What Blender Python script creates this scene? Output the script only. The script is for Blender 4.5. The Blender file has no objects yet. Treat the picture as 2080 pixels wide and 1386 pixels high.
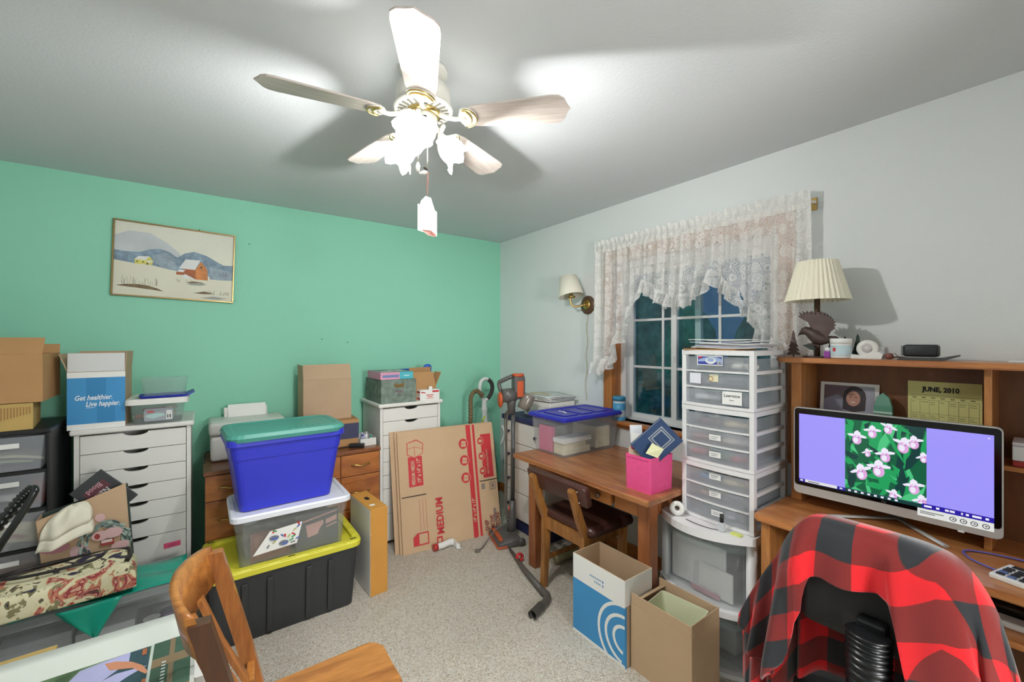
import bpy, bmesh, math, random
from mathutils import Vector, Matrix, noise
random.seed(7)
PI = math.pi
sc = bpy.context.scene
COL = sc.collection

# ---------------------------------------------------------------- camera
cd = bpy.data.cameras.new('camera'); cam = bpy.data.objects.new('camera', cd); COL.objects.link(cam)
cd.sensor_width = 36.0; cd.lens = 36.0*859/2080; cd.clip_start = 0.02
cam.location = (0, 0, 1.5); cam.rotation_euler = (PI/2, 0, -math.radians(36.13))
sc.camera = cam
# ---------------------------------------------------------------- world (dusk outside the window) and exposure
w = bpy.data.worlds.new('dusk'); sc.world = w; w.use_nodes = True
w.node_tree.nodes['Background'].inputs[0].default_value = (0.011, 0.034, 0.068, 1)
w.node_tree.nodes['Background'].inputs[1].default_value = 1.0
sc.view_settings.view_transform = 'Standard'; sc.view_settings.look = 'None'
sc.view_settings.gamma = 1.0; sc.view_settings.use_curve_mapping = False
sc.view_settings.exposure = 1.33
SHADE_E = 3.2          # glow of the frosted shades
BULB_W = 12.0           # watts of each of the three bulbs in the ceiling fan's light kit
FILL_W = 54.0           # watts of the fill light added behind the camera
sc.cycles.max_bounces = 7; sc.cycles.diffuse_bounces = 4; sc.cycles.adaptive_threshold = .05; sc.cycles.transparent_max_bounces = 24
sc.cycles.sample_clamp_indirect = 4.0; sc.cycles.caustics_reflective = False; sc.cycles.caustics_refractive = False
sc.cycles.use_denoising = True

# ---------------------------------------------------------------- materials
def lin(c):
    if isinstance(c, str):
        c = [int(c[i:i+2], 16)/255 for i in (0, 2, 4)]
    return tuple((v/12.92 if v <= .04045 else ((v+.055)/1.055)**2.4) for v in c) + (1,)
MATS = {}
def pm(name, col, rough=.5, metal=0, spec=.5, noise_s=0, noise_a=0, bump=0, bump_s=80, coat=0, emit=0, stretch=None):
    """Principled material; a little colour noise and fine relief."""
    if name in MATS: return MATS[name]
    m = bpy.data.materials.new(name); m.use_nodes = True; MATS[name] = m
    nt = m.node_tree; N = nt.nodes; L = nt.links; b = N['Principled BSDF']
    b.inputs['Base Color'].default_value = lin(col); b.inputs['Roughness'].default_value = rough
    b.inputs['Metallic'].default_value = metal; b.inputs['Specular IOR Level'].default_value = spec
    b.inputs['Coat Weight'].default_value = coat
    if emit:
        b.inputs['Emission Color'].default_value = lin(col); b.inputs['Emission Strength'].default_value = emit
    if noise_a or bump:
        tc = N.new('ShaderNodeTexCoord'); src = tc.outputs['Object']
        if stretch:
            mp = N.new('ShaderNodeMapping'); mp.inputs['Scale'].default_value = stretch
            L.new(src, mp.inputs['Vector']); src = mp.outputs[0]
    if noise_a:
        t = N.new('ShaderNodeTexNoise'); t.inputs['Scale'].default_value = noise_s; t.inputs['Detail'].default_value = 5
        L.new(src, t.inputs['Vector'])
        r = N.new('ShaderNodeValToRGB'); c = lin(col)
        r.color_ramp.elements[0].position = .3; r.color_ramp.elements[1].position = .7
        r.color_ramp.elements[0].color = tuple(max(0, v*(1-noise_a)) for v in c[:3])+(1,)
        r.color_ramp.elements[1].color = tuple(min(1, v*(1+noise_a)) for v in c[:3])+(1,)
        L.new(t.outputs[0], r.inputs[0]); L.new(r.outputs[0], b.inputs['Base Color'])
        if emit: L.new(r.outputs[0], b.inputs['Emission Color'])
    if bump:
        t2 = N.new('ShaderNodeTexNoise'); t2.inputs['Scale'].default_value = bump_s; t2.inputs['Detail'].default_value = 3
        L.new(src, t2.inputs['Vector'])
        bp = N.new('ShaderNodeBump'); bp.inputs['Strength'].default_value = bump; bp.inputs['Distance'].default_value = .003
        L.new(t2.outputs[0], bp.inputs['Height']); L.new(bp.outputs[0], b.inputs['Normal'])
    return m
def wood(name, c0, c1, axis='x', scale=1.0, rough=.4, coat=.15, streak=9):
    """Grain running along one local axis."""
    if name in MATS: return MATS[name]
    m = bpy.data.materials.new(name); m.use_nodes = True; MATS[name] = m
    nt = m.node_tree; N = nt.nodes; L = nt.links; b = N['Principled BSDF']
    b.inputs['Roughness'].default_value = rough; b.inputs['Coat Weight'].default_value = coat
    tc = N.new('ShaderNodeTexCoord'); mp = N.new('ShaderNodeMapping')
    s = {'x': (1, streak, streak), 'y': (streak, 1, streak), 'z': (streak, streak, 1)}[axis]
    mp.inputs['Scale'].default_value = tuple(v*scale for v in s)
    L.new(tc.outputs['Object'], mp.inputs['Vector'])
    t = N.new('ShaderNodeTexNoise'); t.inputs['Scale'].default_value = 2.2; t.inputs['Detail'].default_value = 6
    t.inputs['Distortion'].default_value = .6; L.new(mp.outputs[0], t.inputs['Vector'])
    t2 = N.new('ShaderNodeTexNoise'); t2.inputs['Scale'].default_value = 14; t2.inputs['Detail'].default_value = 3
    L.new(mp.outputs[0], t2.inputs['Vector'])
    mx = N.new('ShaderNodeMath'); mx.operation = 'MULTIPLY_ADD'; mx.inputs[1].default_value = .35
    L.new(t2.outputs[0], mx.inputs[0]); L.new(t.outputs[0], mx.inputs[2])
    r = N.new('ShaderNodeValToRGB'); r.color_ramp.elements[0].position = .45; r.color_ramp.elements[1].position = .85
    r.color_ramp.elements[0].color = lin(c0); r.color_ramp.elements[1].color = lin(c1)
    L.new(mx.outputs[0], r.inputs[0]); L.new(r.outputs[0], b.inputs['Base Color'])
    bp = N.new('ShaderNodeBump'); bp.inputs['Strength'].default_value = .15; bp.inputs['Distance'].default_value = .002
    L.new(mx.outputs[0], bp.inputs['Height']); L.new(bp.outputs[0], b.inputs['Normal'])
    return m
def clear(name, col, alpha, rough=.25, cloud=.45):
    """Milky see-through plastic: part of the light passes straight on, the rest meets a glossy surface."""
    if name in MATS: return MATS[name]
    m = bpy.data.materials.new(name); m.use_nodes = True; MATS[name] = m
    nt = m.node_tree; N = nt.nodes; L = nt.links; b = N['Principled BSDF']; out = N['Material Output']
    b.inputs['Base Color'].default_value = lin(col); b.inputs['Roughness'].default_value = rough
    tr = N.new('ShaderNodeBsdfTransparent'); tr.inputs[0].default_value = (.96, .97, .97, 1)
    mx = N.new('ShaderNodeMixShader'); mx.inputs[0].default_value = alpha
    tl = N.new('ShaderNodeBsdfTranslucent'); tl.inputs[0].default_value = lin(col); m2 = N.new('ShaderNodeMixShader'); m2.inputs[0].default_value = cloud
    L.new(b.outputs[0], m2.inputs[1]); L.new(tl.outputs[0], m2.inputs[2])
    L.new(tr.outputs[0], mx.inputs[1]); L.new(m2.outputs[0], mx.inputs[2]); L.new(mx.outputs[0], out.inputs[0])
    return m

# ---------------------------------------------------------------- mesh helpers (all add to a bmesh)
def nb(): return bmesh.new()
def _tag(geom_faces, mi, smooth):
    for f in geom_faces:
        f.material_index = mi; f.smooth = smooth
def box(bm, lo, hi, bev=0, mi=0, M=None, seg=2, smooth=False):
    t = bmesh.new() if bev else bm
    xs, ys, zs = (lo[0], hi[0]), (lo[1], hi[1]), (lo[2], hi[2])
    v = [t.verts.new((xs[i & 1], ys[(i >> 1) & 1], zs[(i >> 2) & 1])) for i in range(8)]
    fs = [t.faces.new([v[k] for k in q]) for q in ((0,2,3,1),(4,5,7,6),(0,1,5,4),(2,6,7,3),(0,4,6,2),(1,3,7,5))]
    if bev:
        bmesh.ops.bevel(t, geom=t.edges[:], offset=bev, segments=seg, profile=.5, affect='EDGES', clamp_overlap=True)
        vm = {}
        for q in t.verts: vm[q] = bm.verts.new(M @ q.co if M else q.co)
        for f in t.faces:
            nf = bm.faces.new([vm[q] for q in f.verts]); nf.material_index = mi; nf.smooth = smooth
        t.free()
    else:
        _tag(fs, mi, smooth)
        if M:
            for q in v: q.co = M @ q.co
    return bm
def prism(bm, pts, ext, mi=0, smooth=False):
    """3-D polygon pts pushed along the vector ext (closed)."""
    ext = Vector(ext); a = [bm.verts.new(p) for p in pts]; b = [bm.verts.new(Vector(p)+ext) for p in pts]
    n = len(pts); fs = [bm.faces.new(a[::-1]), bm.faces.new(b)]
    for i in range(n):
        f = bm.faces.new((a[i], a[(i+1) % n], b[(i+1) % n], b[i])); f.smooth = smooth; f.material_index = mi
    _tag(fs, mi, False); return bm
def face(bm, pts, mi=0):
    f = bm.faces.new([bm.verts.new(p) for p in pts]); f.material_index = mi; return bm
def lathe(bm, prof, seg=24, mi=0, M=None, smooth=True, wave=None):
    """Profile [(r, z)...] turned about z; r = 0 ends close to a point."""
    rings = []
    for k, (r, z) in enumerate(prof):
        if r < 1e-6: rings.append([bm.verts.new((0, 0, z))]); continue
        ring = []
        for i in range(seg):
            a = 2*PI*i/seg; rr, zz = (r, z) if not wave else wave(k, a, r, z)
            ring.append(bm.verts.new((rr*math.cos(a), rr*math.sin(a), zz)))
        rings.append(ring)
    for A, Bq in zip(rings, rings[1:]):
        if len(A) == 1 and len(Bq) == 1: continue
        for i in range(seg):
            j = (i+1) % seg
            if len(A) == 1: q = (A[0], Bq[j], Bq[i])
            elif len(Bq) == 1: q = (A[i], A[j], Bq[0])
            else: q = (A[i], A[j], Bq[j], Bq[i])
            f = bm.faces.new(q[::-1]) if False else bm.faces.new(q); f.material_index = mi; f.smooth = smooth
    if M:
        for R_ in rings:
            for v in R_: v.co = M @ v.co
    return bm
def tube(bm, pts, r, seg=8, mi=0, cap=True, smooth=True, flat=None):
    """Tube along a polyline; r is a number or one per point; flat = (w, h) gives an elliptical section."""
    pts = [Vector(p) for p in pts]; n = len(pts); rings = []
    up = Vector((0, 0, 1)); T0 = (pts[1]-pts[0]).normalized()
    if abs(T0.dot(up)) > .95: up = Vector((1, 0, 0))
    X = T0.cross(up).normalized(); prevT = T0
    for i, p in enumerate(pts):
        if i == 0: T = T0
        elif i == n-1: T = (pts[-1]-pts[-2]).normalized()
        else:
            T = ((pts[i+1]-pts[i]).normalized()+(pts[i]-pts[i-1]).normalized())
            T = T.normalized() if T.length > 1e-6 else prevT
        X = prevT.rotation_difference(T) @ X; prevT = T; Y = T.cross(X)
        rr = r[i] if isinstance(r, (list, tuple)) else r
        ra, rb = (rr, rr) if not flat else (flat[0], flat[1])
        rings.append([bm.verts.new(p + X*ra*math.cos(2*PI*k/seg) + Y*rb*math.sin(2*PI*k/seg)) for k in range(seg)])
    for A, Bq in zip(rings, rings[1:]):
        for k in range(seg):
            f = bm.faces.new((A[k], A[(k+1) % seg], Bq[(k+1) % seg], Bq[k])); f.material_index = mi; f.smooth = smooth
    if cap:
        f = bm.faces.new(rings[0][::-1]); f.material_index = mi
        f = bm.faces.new(rings[-1]); f.material_index = mi
    return bm
def grid(bm, fn, nu, nv, mi=0, smooth=True, uv=None, mif=None):
    """Sheet fn(i/nu, j/nv) -> point."""
    V = [[bm.verts.new(fn(i/nu, j/nv)) for j in range(nv+1)] for i in range(nu+1)]
    lay = bm.loops.layers.uv.verify() if uv else None
    for i in range(nu):
        for j in range(nv):
            f = bm.faces.new((V[i][j], V[i+1][j], V[i+1][j+1], V[i][j+1])); f.smooth = smooth
            f.material_index = mif(i, j) if mif else mi
            if uv:
                for lp, (a, b) in zip(f.loops, ((i, j), (i+1, j), (i+1, j+1), (i, j+1))): lp[lay].uv = uv(a/nu, b/nv)
    return V
def curve(pts, n=8):
    """Catmull-Rom through points."""
    P = [Vector(p) for p in pts]; P = [P[0]*2-P[1]]+P+[P[-1]*2-P[-2]]; o = []
    for i in range(1, len(P)-2):
        for k in range(n):
            t = k/n; a, b, c, d = P[i-1], P[i], P[i+1], P[i+2]
            o.append(.5*((2*b)+(c-a)*t+(2*a-5*b+4*c-d)*t*t+(3*b-a-3*c+d)*t**3))
    return o+[P[-2]]
def rrect(x0, y0, x1, y1, r, n=5):
    o = []
    for cx, cy, a0 in ((x1-r, y1-r, 0), (x0+r, y1-r, PI/2), (x0+r, y0+r, PI), (x1-r, y0+r, 1.5*PI)):
        o += [(cx+r*math.cos(a0+PI/2*k/n), cy+r*math.sin(a0+PI/2*k/n)) for k in range(n+1)]
    return o
def loft(bm, rings, mi=0, cap0=True, cap1=True, smooth=False, close=True):
    R_ = [[bm.verts.new(p) for p in r] for r in rings]; n = len(R_[0])
    for A, Bq in zip(R_, R_[1:]):
        for k in range(n if close else n-1):
            f = bm.faces.new((A[k], A[(k+1) % n], Bq[(k+1) % n], Bq[k])); f.material_index = mi; f.smooth = smooth
    if cap0: f = bm.faces.new(R_[0][::-1]); f.material_index = mi
    if cap1: f = bm.faces.new(R_[-1]); f.material_index = mi
    return bm

# ---------------------------------------------------------------- object helpers
def ob(name, bm, mats, parent=None, loc=None, rot=None, keep=False):
    me = bpy.data.meshes.new(name)
    if not keep: bmesh.ops.recalc_face_normals(bm, faces=bm.faces[:])
    bm.to_mesh(me); bm.free()
    for m in (mats if isinstance(mats, (list, tuple)) else [mats]): me.materials.append(m)
    o = bpy.data.objects.new(name, me); COL.objects.link(o)
    if parent: o.parent = parent
    if loc: o.location = loc
    if rot: o.rotation_euler = rot
    return o
def thing(name, label, cat, loc=(0, 0, 0), rz=0, group=None, rot=None):
    o = bpy.data.objects.new(name, None); COL.objects.link(o); o.empty_display_size = .05
    o.location = loc; o.rotation_euler = rot if rot else (0, 0, rz)
    return tag(o, label, cat, group)
def tag(o, label, cat, group=None, kind=None):
    o['label'] = label; o['category'] = cat
    if group: o['group'] = group
    if kind: o['kind'] = kind
    return o
def struct(name, bm, m, label=None, parent=None, loc=None):
    o = ob(name, bm, m, parent, loc); o['kind'] = 'structure'
    if label: o['label'] = label
    return o
def share(src, parent, loc=None, rot=None):
    o = src.copy(); COL.objects.link(o); o.parent = parent
    if loc: o.location = loc
    if rot: o.rotation_euler = rot
    return o
def text(s, size, m, parent, loc, rot=(PI/2, 0, 0), name='lettering', align='LEFT', ext=.0004, shear=0, bold=0, sx=1.0):
    cu = bpy.data.curves.new('t', 'FONT'); cu.body = s; cu.size = size; cu.extrude = ext; cu.align_x = align
    cu.shear = shear; cu.offset = bold; cu.resolution_u = 2; cu.space_line = .95
    t = bpy.data.objects.new('t', cu); COL.objects.link(t)
    dg = bpy.context.evaluated_depsgraph_get(); me = bpy.data.meshes.new_from_object(t.evaluated_get(dg))
    bpy.data.objects.remove(t); bpy.data.curves.remove(cu); me.name = name
    me.materials.clear(); me.materials.append(m)
    o = bpy.data.objects.new(name, me); COL.objects.link(o); o.parent = parent; o.location = loc; o.rotation_euler = rot
    o.scale = (sx, 1, 1); return o
def flat(name, shapes, mats, parent, org, ux, uy, step=.00025):
    """Printed sheet: 2-D polygons (material index, points) laid over each other on the plane org + a*ux + b*uy, each a hair above the last."""
    bm = nb(); org, ux, uy = Vector(org), Vector(ux), Vector(uy); nrm = ux.cross(uy).normalized()
    for k, (mi, pts) in enumerate(shapes):
        f = bm.faces.new([bm.verts.new(org+ux*a+uy*b+nrm*(k*step/4 if len(shapes) > 60 else k*step)) for a, b in pts]); f.material_index = mi
        f.normal_update()
        if f.normal.dot(nrm) < 0: f.normal_flip()
    return ob(name, bm, mats, parent, keep=True)
def ell(cx, cy, rx, ry, n=14, a=0):
    return [(cx+rx*math.cos(t)*math.cos(a)-ry*math.sin(t)*math.sin(a), cy+rx*math.cos(t)*math.sin(a)+ry*math.sin(t)*math.cos(a)) for t in (2*PI*k/n for k in range(n))]
def rc(x0, y0, x1, y1): return [(x0, y0), (x1, y0), (x1, y1), (x0, y1)]
def line(x0, y0, x1, y1, w):
    d = Vector((x1-x0, y1-y0)); n = Vector((-d.y, d.x)).normalized()*w/2
    return [(x0+n.x, y0+n.y), (x0-n.x, y0-n.y), (x1-n.x, y1-n.y), (x1+n.x, y1+n.y)]
# ================================================================ THE ROOM
XL, XR, YF, YB, ZC = -1.12, 2.416, -.64, 3.511, 2.487
def wallpaint(name, col): return pm(name, col, .75, spec=.25, bump=.25, bump_s=160, noise_s=1.5, noise_a=.012)
m_green = wallpaint('green wall paint', '95D8BC'); m_white = wallpaint('off white wall paint', 'DFE3E2'); m_ceil = pm('ceiling paint', 'D6DADC', .85, spec=.2, bump=.35, bump_s=110)
m_oak_trim = wood('oak trim', 'A9622E', 'C98545', 'z', 2)
m_oak_trim_y = wood('oak trim along the wall', 'A9622E', 'C98545', 'y', 2)
m_oak_trim_x = wood('oak trim along the green wall', '8E5630', 'AF7040', 'x', 2)
def carpet():
    m = bpy.data.materials.new('speckled beige carpet'); m.use_nodes = True; nt = m.node_tree; N = nt.nodes; L = nt.links; b = N['Principled BSDF']
    b.inputs['Roughness'].default_value = .95; b.inputs['Specular IOR Level'].default_value = .1
    tc = N.new('ShaderNodeTexCoord')
    v = N.new('ShaderNodeTexVoronoi'); v.inputs['Scale'].default_value = 215; L.new(tc.outputs['Object'], v.inputs['Vector'])
    sp = N.new('ShaderNodeSeparateColor'); L.new(v.outputs['Color'], sp.inputs[0])
    r = N.new('ShaderNodeValToRGB'); e = r.color_ramp.elements
    e[0].position = 0; e[0].color = lin('A89A88'); e[1].position = 1; e[1].color = lin('EFE8DA')
    for p, c in ((.12, 'BFB09C'), (.3, 'D6CCBC'), (.55, 'E0D8CA'), (.8, 'C9C7BE')): q = e.new(p); q.color = lin(c)
    L.new(sp.outputs[0], r.inputs[0]); L.new(r.outputs[0], b.inputs['Base Color'])
    n = N.new('ShaderNodeTexNoise'); n.inputs['Scale'].default_value = 95; L.new(tc.outputs['Object'], n.inputs['Vector'])
    ad = N.new('ShaderNodeMath'); L.new(v.outputs['Distance'], ad.inputs[0]); L.new(n.outputs[0], ad.inputs[1])
    bp = N.new('ShaderNodeBump'); bp.inputs['Strength'].default_value = .9; bp.inputs['Distance'].default_value = .006
    L.new(ad.outputs[0], bp.inputs['Height']); L.new(bp.outputs[0], b.inputs['Normal']); return m
bm = nb(); box(bm, (XL-.2, YF-1.6, -.1), (XR+.2, YB+.2, 0)); struct('floor', bm, carpet(), 'speckled beige loop carpet')
bm = nb(); box(bm, (XL-.2, YF-1.6, ZC), (XR+.2, YB+.2, ZC+.1)); struct('ceiling', bm, m_ceil, 'plain white painted ceiling')
bm = nb(); box(bm, (XL-.2, YB, 0), (XR+.2, YB+.15, ZC)); struct('wall_back', bm, m_green, 'mint green painted wall')
bm = nb(); box(bm, (XL-.15, YF-1.6, 0), (XL, YB, ZC)); struct('wall_left', bm, m_white)
# front wall (behind the camera) with an opening added to let the fill light in
bm = nb(); box(bm, (XL, YF-.12, 0), (.30, YF, ZC)); box(bm, (1.20, YF-.12, 0), (XR, YF, ZC)); box(bm, (.30, YF-.12, 2.05), (1.20, YF, ZC)); struct('wall_front', bm, m_white)
bm = nb(); box(bm, (XL, YF-1.6, 0), (XR, YF-1.5, ZC)); struct('wall_added_hall', bm, m_white)  # unseen wall closing the space added for the fill lamp
# window wall with its opening
WY0, WY1, WZ0, WZ1 = .95, 2.06, .935, 2.09
bm = nb()
box(bm, (XR, YF-1.6, 0), (XR+.16, WY0, ZC)); box(bm, (XR, WY1, 0), (XR+.16, YB+.15, ZC))
box(bm, (XR, WY0, 0), (XR+.16, WY1, WZ0)); box(bm, (XR, WY0, WZ1), (XR+.16, WY1, ZC))
struct('wall_right', bm, m_white, 'off white painted wall around the window')
for nm, a, b_, mt in (('baseboard_back', (XL, YB-.012, 0), (XR, YB, .085), m_oak_trim_x), ('baseboard_right', (XR-.012, YF, 0), (XR, YB-.012, .085), m_oak_trim_y)):
    bm = nb(); box(bm, a, b_, .004); struct(nm, bm, mt, 'low brown wooden baseboard')
# window: oak casing and stool, white vinyl frame, two sliding sashes with grilles, panes
m_vinyl = pm('white vinyl', 'E9EBEA', .35)
def glassmat():
    m = bpy.data.materials.new('window glass'); m.use_nodes = True; nt = m.node_tree; N = nt.nodes; L = nt.links; N.remove(N['Principled BSDF'])
    tr = N.new('ShaderNodeBsdfTransparent'); tr.inputs[0].default_value = (.85, .93, .95, 1); g = N.new('ShaderNodeBsdfGlossy'); g.inputs['Roughness'].default_value = .02
    lw = N.new('ShaderNodeLayerWeight'); lw.inputs[0].default_value = .5; pw = N.new('ShaderNodeMath'); pw.operation = 'POWER'; pw.inputs[1].default_value = 4; L.new(lw.outputs['Facing'], pw.inputs[0]); fr = N.new('ShaderNodeMath'); fr.operation = 'MULTIPLY_ADD'; fr.inputs[1].default_value = .85; fr.inputs[2].default_value = .07; L.new(pw.outputs[0], fr.inputs[0]); mx = N.new('ShaderNodeMixShader')
    L.new(fr.outputs[0], mx.inputs[0]); L.new(tr.outputs[0], mx.inputs[1]); L.new(g.outputs[0], mx.inputs[2]); L.new(mx.outputs[0], N['Material Output'].inputs[0]); return m
m_glass = glassmat()
win = thing('window_1', 'white sliding window with grilles in an oak casing', 'window', (XR, 1.5, 0)); win['kind'] = 'structure'
def wbox(bm, x0, y0, z0, x1, y1, z1, bev=0): box(bm, (x0-XR, y0-1.5, z0), (x1-XR, y1-1.5, z1), bev)
for q in ((XR-.018, WY1-.005, WZ0, XR, WY1+.075, WZ1+.07), (XR-.018, WY0-.075, WZ0, XR, WY0+.005, WZ1+.07), (XR-.018, WY0+.005, WZ1-.005, XR, WY1-.005, WZ1+.07)):
    bm = nb(); wbox(bm, *q, .004); ob('casing', bm, m_oak_trim, win)
for q in ((XR-.001, WY1-.012, WZ0, XR+.10, WY1, WZ1), (XR-.001, WY0, WZ0, XR+.10, WY0+.012, WZ1), (XR-.001, WY0, WZ1-.012, XR+.10, WY1, WZ1)):
    bm = nb(); wbox(bm, *q); ob('jamb', bm, m_oak_trim, win)
bm = nb(); wbox(bm, XR-.06, WY0-.1, WZ0-.022, XR+.11, WY1+.1, WZ0, .005); ob('window_stool', bm, m_oak_trim_y, win)
bm = nb(); wbox(bm, XR-.014, WY0-.08, WZ0-.055, XR, WY1+.08, WZ0-.022, .003); ob('apron', bm, m_oak_trim_y, win)
FX0, FX1 = XR+.075, XR+.16
bm = nb()
for q in ((FX0, WY1-.055, WZ0, FX1, WY1-.012, WZ1-.012), (FX0, WY0+.012, WZ0, FX1, WY0+.055, WZ1-.012), (FX0, WY0+.055, WZ0, FX1, WY1-.055, WZ0+.012), (FX0, WY0+.055, WZ1-.06, FX1, WY1-.055, WZ1-.012)): wbox(bm, *q)
ob('frame', bm, m_vinyl, win)
def sash(x, y0, y1, z0=WZ0+.012, z1=WZ1-.06, st=.038):
    bm = nb()
    for q in ((x, y0, z0, x+.03, y0+st, z1), (x, y1-st, z0, x+.03, y1, z1), (x, y0+st, z0, x+.03, y1-st, z0+.034), (x, y0+st, z1-.045, x+.03, y1-st, z1)): wbox(bm, *q)
    s = ob('sash', bm, m_vinyl, win)
    ya, yb, za, zb = y0+st, y1-st, z0+.034, z1-.045
    for k in (1, 2):
        bm = nb(); wbox(bm, x+.010, ya, za+(zb-za)*k/3-.008, x+.020, yb, za+(zb-za)*k/3+.008); ob('muntin', bm, m_vinyl, s)
    bm = nb(); wbox(bm, x+.009, (ya+yb)/2-.008, za, x+.021, (ya+yb)/2+.008, zb); ob('muntin', bm, m_vinyl, s)
    bm = nb(); wbox(bm, x+.013, ya, za, x+.017, yb, zb); ob('pane', bm, m_glass, s)
    return s
sash(XR+.122, 1.455, 2.012); sash(XR+.085, .995, 1.64)
bm = nb(); wbox(bm, XR+.078, 1.612, 1.36, XR+.086, 1.63, 1.40, .002); ob('latch', bm, m_vinyl, win)
# shrubs and lawn added outside; foliage paled to tint the panes teal
bm = nb(); box(bm, (XR+.2, -6, -.6), (12, 10, -.5)); struct('lawn', bm, pm('night lawn', '7FAE9A', .9))
rnd = random.Random(3)
for k in range(3):
    bm = nb(); cy = 2.7+k*2.62
    lathe(bm, [(0, 0), (.9, .4), (1.08, 1.3), (.85, 2.2), (.4, 3.0+.3*k), (0, 3.2+.4*k)], 14, wave=lambda k_, a, r, z: (r*(1+.16*math.sin(5*a+k_*2.1)), z))
    o = ob('added_shrub', bm, pm('paled foliage', 'A5D2A8', .9, noise_s=4, noise_a=.5), loc=(7.6+.3*k, cy, -.5))
    tag(o, ['added pale shrub tinting the right sash', 'added pale shrub tinting the panes where the sashes meet', 'added pale shrub tinting the left edge of the panes'][k], 'shrub', 'shrubs outside the window')
# light switch hook on the right wall, nails on the green wall
m_steel = pm('steel', 'B8B8B8', .3, 1); m_brass = pm('brass', 'C9A765', .28, 1); m_dark = pm('dark void', '15120F', .8)
bm = nb(); tube(bm, [(0, 0, 0), (-.02, 0, 0), (-.026, 0, .008)], .002, 6); lathe(bm, [(0, .0), (.006, 0), (.006, .003), (0, .003)], 8, M=Matrix.Rotation(-PI/2, 4, 'Y'))
tag(ob('wall_hook', bm, m_steel, loc=(XR, .035, 2.0)), 'tiny metal hook high on the bare white wall at far right', 'hook')
for u, (x, z) in enumerate(((.262, 2.185), (-.02, 2.24), (.74, 1.515), (.93, 1.49))):
    bm = nb(); lathe(bm, [(0, 0), (.0035, 0), (.0035, .002), (.0015, .002), (.0015, .012), (0, .012)], 8, M=Matrix.Rotation(-PI/2, 4, 'X') @ Matrix.Translation((0, 0, -.012)))
    tag(ob('nail', bm, m_dark, loc=(x, YB+.002, z)), ['small dark nail right of the painting on the green wall', 'small dark nail above the painting on the green wall', 'small dark nail above the tan box on the green wall', 'small dark nail between tan box and file box on the green wall'][u], 'nail', 'nails in the green wall')

# ================================================================ CEILING FAN with its light kit
FX, FY = .650, 1.439
m_fan = pm('white enamel', 'E8E6DC', .35); m_gold = pm('polished brass', 'D9BE78', .22, 1); m_blade = wood('whitewashed blade', 'B3A89F', 'CBC1B9', 'x', 3, .45, .1, 14)
def emis(name, col, s, tl=0):
    m = bpy.data.materials.new(name); m.use_nodes = True; nt = m.node_tree; N = nt.nodes; b = N['Principled BSDF']
    b.inputs['Base Color'].default_value = lin('F4F4F0'); b.inputs['Emission Color'].default_value = lin(col); b.inputs['Emission Strength'].default_value = s
    b.inputs['Transmission Weight'].default_value = 0; return m
m_shade = emis('lit frosted glass', 'FFFDF8', SHADE_E); m_bulb = emis('lit bulb', 'FFFBF0', 30)
fan = thing('ceiling_fan', 'five-blade whitewashed ceiling fan with three lit tulip glass shades', 'ceiling fan', (FX, FY, ZC))
bm = nb(); lathe(bm, [(0, 0), (.088, 0), (.088, -.012), (.07, -.032), (.03, -.042), (.03, -.06)], 32); ob('canopy', bm, m_fan, fan)
bm = nb(); lathe(bm, [(0, -.055), (.07, -.055), (.096, -.07), (.098, -.125), (.09, -.135), (0, -.135)], 36); ob('motor_housing', bm, m_fan, fan)
bm = nb(); lathe(bm, [(.05, -.135), (.104, -.137), (.107, -.143), (.1, -.149), (.05, -.152)], 40); vd = ob('vent_ring', bm, m_fan, fan)
for k in range(24):
    a = 2*PI*k/24
    bm = nb(); box(bm, (.066, -.0028, -.1545), (.092, .0028, -.1495), M=Matrix.Rotation(a, 4, 'Z')); ob('vent_slot', bm, m_dark if False else pm('vent shadow', '8C8A80', .6), vd)
bm = nb(); lathe(bm, [(.0, -.15), (.062, -.152), (.064, -.162), (.05, -.168), (.0, -.168)], 30); ob('brass_collar', bm, m_gold, fan)
bm = nb(); lathe(bm, [(.046, -.166), (.05, -.172), (.05, -.215), (.042, -.24), (.03, -.25), (0, -.252)], 30); ob('switch_housing', bm, m_fan, fan)
bm = nb(); box(bm, (-.012, -.0525, -.197), (.012, -.049, -.187), .002, M=Matrix.Rotation(-.45, 4, 'Z')); ob('reverse_switch', bm, m_dark, fan)
ZBL = 2.305-ZC
def blade_outline():
    t = [(.155, -.040), (.155, .040), (.20, .052), (.47, .066), (.495, .064), (.512, .048), (.520, .018), (.532, 0)]
    return t + [(x, -y) for x, y in t[-2::-1] if x > .16]
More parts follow.
